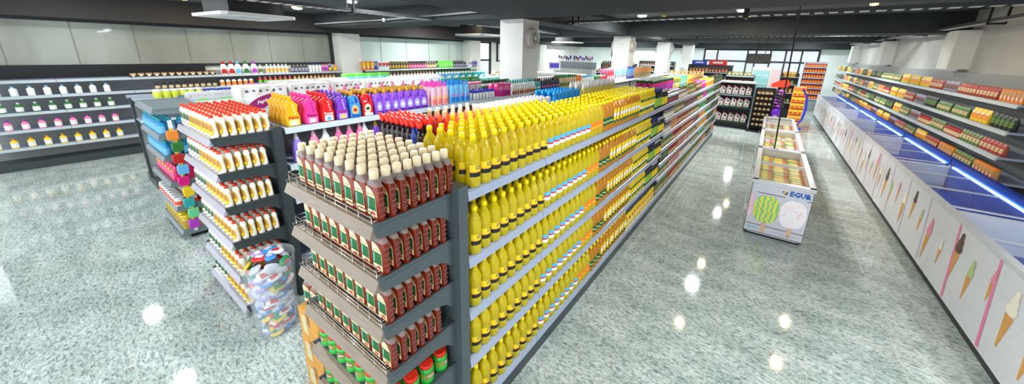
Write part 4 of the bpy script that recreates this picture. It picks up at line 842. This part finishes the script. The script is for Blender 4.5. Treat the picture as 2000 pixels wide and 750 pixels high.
for a, b2, c1, c2, ds in ((308, 360, 'blue', 'white', 'blue and white box'), (362, 425, 'tan', 'cream', 'tan box'), (430, 470, 'orange', 'red', 'orange box'), (472, 560, 'pink', 'cream', 'pink box'), (562, 655, 'cream', 'pink', 'cream box')):
    wrow(a, b2, gb(c1, c2, 'white', .13, .2, .1), ds, .16, z=1.14, where='left wall third shelf', grp='goods on the third shelf of the left wall')

# ------------------------------------------------------------ far left: end unit with household goods
end_unit('shelving_end_unit', 'grey end shelving unit with flat empty top at the left edge', -6.95, -5.9, .75, 1.2, [1.74, 1.42, 1.14, .8, .46, .12], K('steel_rail', 130, 140, 146, .3), K('top_steel', 120, 132, 136, .3))
blt = plainb('cleaner_bottle', K('aqua_liquid', 30, 150, 200, .2), cm['teal'], cm['sky'], h=.2, r=.034)
for s, z in enumerate((1.42, 1.14)):
    for c in range(11):
        for r in range(4):
            if r > 1 and c < 9: continue
            put(blt, -6.87 + c * .092, .8 + r * .09, z, 0, 'aqua bottle, %s shelf of left edge end unit, %s across, %s row back' % (('second', 'third')[s], nth(c + 1), nth(r + 1)), 'aqua bottles on the left edge end unit')
pkb = pouch('sponge_bag', K('cerise_bag', 226, 24, 96, .3), K('pale_cerise', 244, 90, 140, .3), yellow_print, w=.15, h=.2, d=.09)
for c in range(6):
    for r in range(2): put(pkb, -6.8 + c * .165, .83 + r * .14, .8, 0, 'cerise bag, fourth shelf of left edge end unit, %s across, %s row back' % (nth(c + 1), nth(r + 1)), 'cerise bags on the left edge end unit')
tub = plainjar('food_tub', whitep, whitep, K('orange_red_band', 232, 84, 50, .4), r=.058, h=.12, cat='tub')
for c in range(8):
    for r in range(3): put(tub, -6.85 + c * .125, .8 + r * .125, .46, 0, 'white tub with red band, fifth shelf of left edge unit, %s across, %s back' % (nth(c + 1), nth(r + 1)), 'white tubs on the left edge end unit')
yj = plainjar('yellow_jar', cm['yellow'], K('mustard_jar', 206, 180, 60, .3), K('mustard_label', 180, 150, 50, .4), r=.055, h=.2)
for c in range(8):
    for r in range(2): put(yj, -6.85 + c * .125, .82 + r * .14, .12, 0, 'mustard jar, lowest shelf of left edge unit, %s across, %s back' % (nth(c + 1), nth(r + 1)), 'mustard jars on the left edge end unit')
sp = MB().prism([(-.05, 0), (.05, 0), (.055, .06), (.05, .12), (-.05, .12), (-.055, .06)], -.03, .03, inset=.12).box(-.012, .012, -.004, .004, .118, .15, 1)
for i in range(9):
    n_ = ('purple', 'mint', 'teal', 'yellow', 'magenta', 'sky', 'red', 'green', 'orange')[i]
    o = link('cleaning_sponge', sp.mesh('cleaning_sponge', [cm[n_], cm['yellow']]), None, (-5.82, .86 + .02 * (i % 2), .16 + i * .15), FX)
    tag(o, '%s sponge hanging on the strip beside the left edge end unit' % n_, 'sponge', 'sponges hanging on a strip')
t = thing('hanging_strip', 'clear hanging strip carrying sponges at the left edge end unit', 'display strip', (-5.86, .87, .1))
obj('strip', MB().box(-.006, .0, -.02, .02, 0, 1.5), whitep, t)
hk = MB()
for i in range(9): hk.tube([(0, 0, .2 + i * .15), (.05, 0, .2 + i * .15)], .003, seg=4)
obj('hook', hk, chrome, t)

# ------------------------------------------------------------ chest freezers in the middle of the aisle
fz = K('freezer_white', 226, 226, 230, .25, coat=.3); trim = K('freezer_trim', 205, 207, 212, .25); inner = K('freezer_inner', 150, 164, 168, .4)
fglass = K('freezer_glass', 236, 244, 246, .02, alpha=.05)
def chest(label, x0, x1, y0, y1, h, group):
    t = thing('chest_freezer', label, 'freezer', ((x0 + x1) / 2, (y0 + y1) / 2, 0), 0, group); a, b2 = (x1 - x0) / 2, (y1 - y0) / 2
    d = .66
    obj('body', MB().box(-a, a, -b2, -b2 + .05, .04, h - .05).box(-a, a, b2 - .05, b2, .04, h - .05).box(-a, -a + .05, -b2, b2, .04, h - .05).box(a - .05, a, -b2, b2, .04, h - .05).box(-a + .01, a - .01, -b2 + .01, b2 - .01, .045, d), fz, t)
    obj('liner', MB().box(-a + .051, a - .051, -b2 + .051, b2 - .051, d, d + .01), inner, t)
    obj('rim', MB().box(-a - .01, a + .01, -b2 - .01, -b2 + .06, h - .05, h).box(-a - .01, a + .01, b2 - .06, b2 + .01, h - .05, h).box(-a - .01, -a + .055, -b2, b2, h - .05, h).box(a - .055, a + .01, -b2, b2, h - .05, h), trim, t)
    obj('plinth', MB().box(-a + .03, a - .03, -b2 + .03, b2 - .03, 0, .04), blackm, t)
    for k, (p0, p1, z) in enumerate(((-b2 + .06, .04, h - .02), (-.04, b2 - .06, h - .035))):
        g = obj('sliding_lid', MB().box(-a + .055, a - .055, p0, p1, z, z + .006), fglass, t)
        obj('lid_frame', MB().box(-a + .055, a - .055, p0, p0 + .025, z - .004, z + .012).box(-a + .055, a - .055, p1 - .025, p1, z - .004, z + .012), trim, g)
    obj('bumper_rail', MB().tube([(-a - .045, -b2 + .02, .12), (-a - .045, -b2 + .02, h - .12)], .008, seg=6).tube([(-a - .045, -b2 + .02, .4), (-a - .045, b2 - .02, .4)], .008, seg=6).box(-a - .045, -a, -b2 + .01, -b2 + .03, .36, .44), clear, t)
    return t
ice_pal = [('lime', (110, 176, 30), (236, 206, 40)), ('orange', (226, 130, 30), (240, 196, 70)), ('green', (40, 130, 50), (150, 200, 70)), ('yellow', (232, 190, 20), (240, 220, 90)), ('pink', (236, 130, 150), (250, 220, 220)), ('mint', (130, 200, 160), (230, 245, 235))]
iceK = []
for n_, c1, c2 in ice_pal:
    m = MB().prism([(-.1, 0), (.1, 0), (.1, .035), (-.1, .035)], -.045, .045, inset=.06).quad([(-.08, -.03, .0362), (.02, -.036, .0362), (.05, .03, .0362), (-.06, .034, .0362)], 1).quad([(.04, -.03, .0362), (.085, -.03, .0362), (.085, .02, .0362), (.05, .02, .0362)], 2)
    iceK.append((n_, Kind('ice_cream_box', 'box', m.mesh('ice_cream_box', [K('ice_' + n_, *c1, .35), K('iceb_' + n_, *c2, .35), red_print]))))
for f, (y0, y1, nm_) in enumerate(((5.75, 8.0, 'nearest'), (8.06, 10.2, 'middle'), (10.28, 12.5, 'farthest'))):
    chest('white chest freezer with glass lids, %s of the three in the aisle' % nm_, .067, .745, y0, y1, .84, 'chest freezers in the aisle')
    for i in range(21):
        for j in range(3):
            for lay in range(1):
                y = y0 + .13 + i * .1
                if y > y1 - .1: continue
                q = (0, 3, 0, 1, 2, 3)[(i + 2 * j + f) % 6] if f == 0 else rnd.randrange(6)
                n_, k = iceK[q]
                put(k, .2 + j * .205, y, .672, rnd.uniform(-.05, .05), '%s ice cream box in the %s freezer, %s row, %s side' % (n_, nm_, nth(i + 1), ('left', 'middle', 'right')[j]), 'ice cream boxes in the aisle freezers')
# printed front of the nearest freezer
fr = next(o for o in C.objects if o.name.startswith('chest_freezer') and 'nearest' in o['label'])
pr = MB(); y = -1.1275 - .0; a = .339
def fq(u0, u1, v0, v1, mi, off=.001): pr.quad([(u0 - a, y - off, v0), (u1 - a, y - off, v0), (u1 - a, y - off, v1), (u0 - a, y - off, v1)], mi)
fq(.005, .673, .05, .785, 0)
for v, u0, u1 in ((.655, .07, .39), (.655, .62, .673), (.168, .01, .673), (.055, .005, .673)): fq(u0, u1, v, v + .009, 1, .002)
def blob(cx, cz, rx, rz, mi, off, p=2.6):
    pr.quad([(cx - a + rx * math.copysign(abs(math.cos(t)) ** (2 / p), math.cos(t)), y - off, cz + rz * math.copysign(abs(math.sin(t)) ** (2 / p), math.sin(t))) for t in [2 * PI * i / 30 for i in range(30)]], mi)
fq(.195, .245, .07, .26, 4, .003); fq(.49, .54, .09, .28, 4, .003)
blob(.215, .43, .145, .205, 2, .004); blob(.51, .43, .142, .2, 3, .004); blob(.0, .42, .001, .001, 3, .004)
rs = random.Random(3)
for i in range(95):
    t = rs.uniform(0, 2 * PI); q = rs.uniform(.2, .95); u = .51 + .138 * q * math.cos(t); v = .43 + .19 * q * math.sin(t)
    if v < .43 + .05 * math.sin(u * 40): continue
    w_ = .0055; al = rs.uniform(0, PI); pr.quad([(u - a + w_ * (cx * math.cos(al) - .35 * cz * math.sin(al)), y - .006, v + w_ * (cx * math.sin(al) + .35 * cz * math.cos(al))) for cx, cz in ((-1, -1), (1, -1), (1, 1), (-1, 1))], rs.choice((5, 6, 7, 8)))
pr.text('EGUR', .095, lambda x_, z_: (.54 - a + x_ * .92, y - .007, .722 + z_), 9, bold=.004)
for i, (cx, cz, mi) in enumerate(((-.02, .012, 9), (.0, .022, 10), (.02, .01, 11), (.004, -.016, 7), (-.014, -.01, 10), (.018, -.01, 9))): blob(.375 + cx, .722 + cz, .011, .011, mi, .007 + i * .0003, 2)
pr.text('Turkey', .05, lambda x_, z_: (.1 - a + x_, y - .005, .125 + z_), 12, shear=.15, bold=.001)
fq(.32, .6, .11, .114, 13, .003); fq(.4, .63, .098, .101, 13, .003); fq(.03, .15, .085, .088, 13, .003)
pr.quad([(.004 - a, y - .0035, .3), (.045 - a, y - .0035, .28), (.058 - a, y - .0035, .36), (.06 - a, y - .0035, .6), (.03 - a, y - .0035, .62), (.004 - a, y - .0035, .6)], 14)
icing = ramp_mat('yellow_green_icing', [(.3, (120, 200, 150)), (.42, (216, 226, 70)), (.6, (250, 222, 30)), (.8, (226, 230, 90))], 16, rough=.4, kind='wave', dist=5, detail=2, stretch=(.35, 1, 1.4))
op = obj('printed_front', pr, [K('print_white', 206, 206, 216, .3), black_print, icing, K('icing_white', 246, 240, 244, .4), K('lolly_stick', 222, 184, 150, .5), cm['pink'], cm['orange'], cm['red'], cm['purple'], K('logo_blue', 20, 90, 180, .4), yellow_print, cm['green'], K('teal_script', 90, 190, 200, .4), K('fine_print', 170, 170, 180, .5), K('rose_lolly', 240, 200, 214, .4)], fr, 'white print with two ice lollies and blue lettering')
t = thing('hanging_cable', 'black cable hanging from the ceiling down to the freezer', 'cable', (.3, 8.03, .84))
obj('cable', MB().tube([(0, 0, 0), (-.04, 0, 1.0), (-.1, 0, 2.66)], .012, seg=8), blackm, t)
obj('plug', MB().box(-.06, -.02, -.03, .03, .0, .03).box(.02, .06, -.03, .03, .0, .03), whitep, t)

# ------------------------------------------------------------ long freezer row with printed fronts along the right wall
cone = K('waffle_cone', 222, 160, 80, .5)
def cone_print(mb, y, z, s, mi):
    mb.quad([(0, y - .035 * s, z), (0, y + .035 * s, z), (0, y + .006 * s, z - .17 * s), (0, y - .006 * s, z - .17 * s)], 0)
    for k in range(3): mb.quad([(-.001 * (k + 1), y + .045 * s * (1 - k * .28) * math.cos(q), z + .03 * s + k * .035 * s + .03 * s * math.sin(q)) for q in [2 * PI * i / 12 for i in range(12)]], mi)
blue_in = K('blue_lit_liner', 20, 62, 170, .3); led = K('blue_led', 120, 200, 255, emit=6)
ry = [20.4 - 2.45 * i for i in range(9)]
for i in range(7):
    y1_, y0_ = ry[i], ry[i + 1] + .02; h = .95; a, b2 = .36, (y1_ - y0_) / 2
    t = thing('display_freezer', 'long freezer with cone prints along the right wall, %s from the far end' % nth(i + 1), 'freezer', (2.19, (y0_ + y1_) / 2, 0), 0, 'display freezers along the right wall')
    obj('body', MB().box(-a + .01, -a + .05, -b2, b2, .12, h - .03).box(a - .05, a, -b2, b2, .12, h).box(-a + .02, a - .01, -b2 + .01, b2 - .01, .125, .55).box(-a + .051, a - .051, -b2, -b2 + .03, .12, h - .03).box(-a + .051, a - .051, b2 - .03, b2, .12, h - .03), fz, t)
    obj('plinth', MB().box(-a + .06, a - .03, -b2, b2, 0, .12), K('dark_plinth', 60, 62, 60, .5), t)
    obj('liner', MB().box(-a + .051, a - .051, -b2 + .031, b2 - .031, .55, .56).box(a - .056, a - .051, -b2 + .031, b2 - .031, .56, h + .08), blue_in, t)
    obj('rim', MB().box(-a, -a + .06, -b2, b2, h - .04, h), trim, t)
    obj('back_board', MB().box(a - .055, a - .0, -b2, b2, h, h + .1), K('deep_blue_board', 16, 50, 160, .3), t)
    obj('led_strip', MB().box(a - .075, a - .057, -b2 + .15, b2 - .15, h - .015, h + .005), led, t)
    for k in range(3):
        q0 = -b2 + .04 + k * (2 * b2 - .08) / 3; q1 = q0 + (2 * b2 - .08) / 3
        g = obj('glass_lid', MB().box(-a + .06, a - .08, q0, q1, h - .012, h - .006), fglass, t)
        obj('lid_frame', MB().box(-a + .06, a - .08, q0, q0 + .03, h - .015, h + .0), trim, g)
    p = MB()
    for k in range(7):
        yk = -b2 + .18 + k * (2 * b2 - .3) / 6.2; cone_print(p, yk, .5 + .22 * ((k * 37 + i * 13) % 5) / 5, 1.0 + .35 * ((k + i) % 3), 1 + (k + i) % 4)
    for k in range(3): p.quad([(-.0005, -b2 + (k + .3) * b2 * .66, .14), (-.0005, -b2 + (k + .36) * b2 * .66, .14), (-.0005, -b2 + (k + .55) * b2 * .66, .9), (-.0005, -b2 + (k + .5) * b2 * .66, .9)], 5)
    o = obj('printed_front', p, [cone, K('vanilla', 250, 240, 220, .4), K('strawberry', 236, 150, 170, .4), K('pistachio', 190, 206, 140, .4), K('chocolate', 96, 70, 56, .4), K('lilac_stripe', 214, 206, 224, .4) if i < 6 else cm['pink']], t, 'white front printed with ice cream cones')
    o.location = (-a + .008, 0, 0)
    for k in range(9):
        for c in range(1):
            n_, kk = iceK[(k + c + i) % 6]; put(kk, 2.0 + c * .24, y0_ + .2 + k * .24, .562, rnd.uniform(-.1, .1), '%s ice cream box in the %s wall freezer from the far end, %s along, %s' % (n_, nth(i + 1), nth(k + 1), ('front', 'back')[c]), 'ice cream boxes in the wall freezers')
# shelves over the freezers
lvR = [1.98, 1.62, 1.28, .94]
for i in range(8):
    y1_ = 24.2 - i * 2.1
    wall_bay('right wall bay above the freezers, %s from the far end' % nth(i + 1), y1_ - 2.1, y1_, lvR, 'bays along the right wall', face=2.62, back=3.1, top=2.3, side=-1)
    for s, z in enumerate(lvR):
        segs = [rnd.choice(['yp', 'rp', 'kp', 'wp', 'ob', 'gp', 'rj', 'yp', 'lp']) for _ in range(3)]
        for q, kk in enumerate(segs):
            k, ds, st = FK[kk]; n = int(.68 / (st * 1.02))
            for m_ in range(n):
                put(k, 2.7, y1_ - 2.06 + q * .69 + st * 1.02 * (m_ + .5), z, -FX, '%s, %s bay of right wall, %s shelf, %s stretch, %s along' % (ds, nth(i + 1), nth(s + 1), nth(q + 1), nth(m_ + 1)), 'goods on the right wall shelves')

# ------------------------------------------------------------ far end of the aisle
t = thing('jug_rack', 'black end rack with three rows of pale milk jugs', 'shelf', (-.9, 14.95, 0))
obj('frame', MB().box(-.56, -.52, -.2, .2, 0, 1.62).box(.5, .54, -.2, .2, 0, 1.62).box(-.56, .54, .16, .2, 0, 1.62), blackm, t)
for z in (.2, .74, 1.17): obj('shelf', MB().box(-.52, .5, -.2, .16, z - .03, z), grey_d if z < 1 else grey_l, t)
obj('base', MB().box(-.54, .52, -.19, .19, 0, .17), blackm, t)
obj('top_board', MB().box(-.56, .54, -.22, .2, 1.6, 1.66), K('white_board', 240, 246, 240, .3), t)  # top board in plain white
mj = jug('milk_jug', K('milky_plastic', 236, 220, 218, .35), K('rose_cap', 230, 110, 120, .4), [white_print, K('green_logo', 60, 150, 90, .4), red_print], h=.34, w=.085, d=.06)
for s, z in enumerate((.2, .74, 1.17)):
    for c in range(5): put(mj, -1.32 + c * .2, 14.84, z, 0, 'milk jug, %s shelf of black rack, %s from left' % (('lowest', 'middle', 'upper')[s], nth(c + 1)), 'milk jugs on the black rack')
t = thing('snack_rack', 'narrow black rack of small snack tubs beside the milk jugs', 'shelf', (-.02, 14.6, 0))
obj('frame', MB().box(-.3, -.27, -.15, .15, 0, 1.5).box(.24, .27, -.15, .15, 0, 1.5).box(-.3, .27, .12, .15, 0, 1.5).box(-.36, .3, -.25, .16, 0, .06), blackm, t)
for k in range(7): obj('shelf', MB().box(-.27, .24, -.15, .12, .2 + k * .18, .215 + k * .18), blackm, t)
tubk = plainjar('snack_tub', cm['brown'], cm['tan'], cm['cream'], r=.05, h=.1, cat='tub')
for k in range(7):
    for c in range(4): put(tubk, -.22 + c * .12, 14.52, .215 + k * .18, 0, 'snack tub on narrow black rack, %s shelf up, %s from left' % (nth(k + 1), nth(c + 1)), 'snack tubs on the narrow rack')
t = thing('promotion_stand', 'purple bucket shaped stand heaped with dark purple sweets', 'display stand', (.32, 15.4, 0))
obj('bucket', MB().loft([(.1, .14, .14), (.85, .21, .21)], seg=20), K('royal_purple', 106, 40, 190, .3), t)
obj('base', MB().loft([(0, .17, .17), (.1, .15, .15)], seg=20), blackm, t)
obj('swirl_emblem', MB().quad([(.06 + .07 * math.cos(q), -.205, .42 + .1 * math.sin(q)) for q in [2 * PI * i / 16 for i in range(16)]]).tube([(.0, -.2, .5), (.06, -.212, .54), (.12, -.2, .48)], .01, seg=5), whitep, t)
obj('header', MB().prism([(-.22, 1.5), (.22, 1.5), (.3, 1.62), (.2, 1.78), (-.05, 1.72), (-.25, 1.6)], .0, .03), K('flame_red', 236, 60, 30, .4), t)
obj('post', MB().tube([(0, .05, .8), (0, .05, 1.55)], .02), blackm, t)
swk = [Kind('sweet_packet', 'bag', MB().loft([(-.02, .03, .025), (0, .075, .05), (.03, .07, .045), (.045, .03, .02)], seg=10, p=2.6).loft([(.0, .077, .052), (.02, .074, .05)], seg=8, p=2.6, a0=-PI / 2 - .8, a1=-PI / 2 + .8, mi=1).mesh('purple_bag', [a_, b_2])) for a_, b_2 in ((K('aubergine', 50, 26, 90, .3), cm['lilac']), (K('midnight', 30, 24, 60, .3), cm['orange']), (cm['purple'], cm['green']))]
for k in range(60):
    z = .86 + (k // 10) * .1; rr = .2 - (k // 10) * .012; q = k * .628 + (k // 10) * .3
    o = put(swk[k % 3], .32 + rr * math.cos(q), 15.4 + rr * math.sin(q), z, q, 'dark sweet bag on the purple stand, %s tier up, %s around' % (nth(k // 10 + 1), nth(k % 10 + 1)), 'sweet bags heaped on the purple stand'); o.rotation_euler = (rnd.uniform(.3, 1.2), 0, q + PI / 2)
t = thing('arch_stand', 'blue arched stand of orange snacks left of the far aisle', 'display stand', (1.02, 16.2, 0))
obj('arch', MB().tube([(.0, -.2, .05), (.16, -.2, .4), (.2, -.2, .8), (.14, -.2, 1.2), (.0, -.2, 1.45)], .035, seg=8), K('arch_blue', 50, 60, 200, .3), t)
obj('body', MB().box(-.25, .1, -.12, .3, .05, 1.5), K('snack_orange_board', 236, 130, 60, .4), t)
obj('base', MB().box(-.28, .2, -.24, .32, 0, .05), _m['arch_blue'], t)
sob = gb('orange', 'yellow', 'red', .13, .18, .08)
for k in range(18): put(sob, .82 + (k % 3) * .13, 16.02, .1 + (k // 3) * .22, 0, 'orange snack box on arched stand, %s tier up, %s across' % (nth(k // 3 + 1), nth(k % 3 + 1)), 'orange snack boxes on the arched stand')
# glass door fridge, produce shelf, shelves towards the shop front
t = thing('drinks_fridge', 'tall white glass door fridge behind the milk jug rack', 'fridge', (-.3, 18.0, 0))
obj('cabinet', MB().box(-.36, .3, 0, .6, 0, 2.1), whitep, t)
d = obj('door', MB().box(-.3, .24, -.03, .0, .15, 1.98), K('aqua_glass', 150, 214, 218, .1, coat=.5), t)
obj('handle', MB().box(.2, .22, -.06, -.03, .8, 1.3), grey_d, d)
for k in range(5): obj('fridge_shelf', MB().box(-.28, .22, -.034, -.031, .4 + k * .34, .42 + k * .34), whitep, d)
obj('side_panel', MB().box(.31, .62, .02, .6, 0, 2.0), K('ad_panel', 236, 214, 220, .4), t)
def gshelf(label, x0, x1, y, levels, cols_, grp, top=2.1, d=.4, desc='packet', seedv=1, st=.14, post=grey_d, kinds=None, topgoods=True):
    t = thing('display_shelf', label, 'shelf', ((x0 + x1) / 2, y, 0)); w = (x1 - x0) / 2
    obj('frame', MB().box(-w, -w + .03, 0, d, 0, top).box(w - .03, w, 0, d, 0, top).box(-w, w, d - .03, d, 0, top), post, t)
    for z in levels: obj('shelf', MB().box(-w + .03, w - .03, 0, d - .03, z - .03, z), _m['white_rail'], t)
    rr = random.Random(seedv)
    for s, z in enumerate(levels):
        ks = kinds or list(FK); kk = rr.choice(ks); n = int((x1 - x0 - .08) / st)
        for i in range(n):
            if i % 6 == 0: kk = rr.choice(ks)
            k, ds, _ = FK[kk]
            put(k, x0 + .05 + st * (i + .5), y + .08, z, 0, '%s on the %s, %s shelf, %s across' % (ds, grp, nth(s + 1), nth(i + 1)), 'goods on the ' + grp)
FK['rc'] = (gj('red', 'rust', 'orange', .045, .17, 'drink_can'), 'orange red can', .1)
gshelf('white shelf packed with orange red cans beside the shop window', 1.22, 2.1, 22.2, [2.1, 1.85, 1.6, 1.35, 1.1, .85, .6], None, 'orange can shelf', top=2.35, st=.1, kinds=['rc'], post=_m['white_rail'])
gshelf('produce shelf with green goods behind the purple stand', .36, .95, 18.4, [1.75, 1.45, 1.1, .7], None, 'produce shelf', seedv=4, kinds=['gp', 'ob', 'yp', 'gp'], top=1.9)
gshelf('shelf of mixed snacks under the red and blue boards', -3.4, -1.5, 19.5, [1.75, 1.4, 1.05], None, 'snack shelf', seedv=7, kinds=['rp', 'ob', 'yp', 'rp', 'rj'])
gshelf('shelf of mixed snacks left of the fridge', -1.5, -.5, 17.0, [1.75, 1.45, 1.1], None, 'red snack shelf', seedv=9, kinds=['rp', 'rj', 'wp'], top=1.8)
t = thing('advertising_board', 'blue board standing on top of the far snack shelf', 'sign', (-2.95, 19.6, 2.1)); obj('board', MB().box(-.33, .33, 0, .04, 0, .2), K('signal_blue', 20, 70, 200, .4), t); obj('pale_band', MB().quad([(-.2, -.003, .07), (.2, -.003, .07), (.16, -.003, .13), (-.16, -.003, .13)]), white_print, t)
t = thing('advertising_board', 'red board standing on top of the far snack shelf', 'sign', (-2.15, 19.6, 2.1)); obj('board', MB().box(-.38, .38, 0, .04, 0, .22), K('signal_red', 230, 40, 40, .4), t); obj('pale_band', MB().quad([(-.22, -.003, .07), (.22, -.003, .07), (.2, -.003, .15), (-.2, -.003, .15)]), white_print, t)
t = thing('hanging_screen', 'dark screen hanging from the ceiling near the shop front', 'screen', (-.4, 14.0, 2.32))
obj('panel', MB().box(-.3, .3, 0, .05, 0, .27), ramp_mat('dark_slats', [(.3, (60, 60, 56)), (.7, (92, 90, 80))], 30, rough=.5, stretch=(1, 1, .3)), t)
obj('casing', MB().box(-.32, .32, .01, .06, -.02, 0).box(-.32, .32, .01, .06, .27, .29).box(-.32, -.3, .01, .06, -.02, .29).box(.3, .32, .01, .06, -.02, .29), blackm, t)
for s_ in (-.08, .14): obj('rod', MB().box(s_ - .008, s_ + .008, .02, .04, .27, 1.18), blackm, t)
# back left of the hall
t = thing('checkout_monitor', 'white framed monitor on a pale counter at the back left', 'monitor', (-7.95, 14.0, 1.74), .35)
obj('frame', MB().prism([(-.26, 0), (.26, 0), (.26, .36), (-.26, .36)], 0, .05, inset=.03), whitep, t)
obj('screen', MB().quad([(-.21, -.002, .1), (.21, -.002, .1), (.21, -.002, .31), (-.21, -.002, .31)]), K('screen_picture', 70, 60, 160, emit=.6), t)
obj('stand', MB().box(-.04, .04, 0, .04, -.1, .02).box(-.13, .13, -.06, .12, -.12, -.1), whitep, t)
t = thing('counter', 'pale counter carrying the monitor at the back left', 'counter', (-8.2, 14.0, 0)); obj('cabinet', MB().box(-1.2, 1.6, -.3, .4, 0, 1.54), K('counter_side', 214, 214, 208, .5), t); obj('worktop', MB().box(-1.25, 1.65, -.34, .44, 1.54, 1.62), whitep, t)
bm = MB().tube([(0, 0, 0), (0, 0, .5)], .012, seg=5, mi=0).loft([(.5, .04, .02), (.62, .06, .03), (.66, .04, .03)], seg=8, mi=1)
for i in range(26):
    n_ = ('blue', 'red', 'blue', 'white', 'purple', 'blue', 'black')[i % 7]
    o = link('cleaning_brush', bm.mesh('cleaning_brush', [cm['lilac'], cm[n_]]), None, (-10.7 + i * .085, 19.4 + .1 * (i % 3), 1.7 - .08 * (i % 4) * .5), 0)
    tag(o, '%s headed brush on the rack at the back left, %s from left' % (n_, nth(i + 1)), 'brush', 'brushes on the back left rack')
t = thing('brush_rack', 'pale rack of brushes at the back left', 'shelf', (-9.6, 19.5, 0)); obj('frame', MB().box(-1.3, 1.2, -.3, .3, 0, 1.6).box(-1.3, 1.2, .25, .3, 1.6, 2.0), K('rack_pale', 190, 194, 190, .5), t)
gshelf('shelf of boxed goods below the small far window', -8.2, -6.2, 20.0, [1.95, 1.72, 1.4], None, 'boxed goods shelf', seedv=12, kinds=['ob', 'yp', 'bb', 'rb'], top=2.0)
gshelf('shelf of red goods right of the brush rack', -7.2, -5.0, 17.0, [1.6, 1.3], None, 'low red goods shelf', seedv=3, kinds=['ob', 'rp', 'rb', 'wp'], top=1.7)
gshelf('white topped shelf between the far pillars', -6.6, -4.6, 22.0, [1.9, 1.55], None, 'white topped shelf', seedv=21, kinds=['rb', 'wp', 'lp', 'rj'], top=2.15)
gshelf('shelf of orange bags right of the far pillars', -3.4, -2.0, 15.4, [1.75, 1.4], None, 'orange bag shelf', seedv=5, kinds=['ob', 'yp', 'ob', 'rp'], top=1.6)
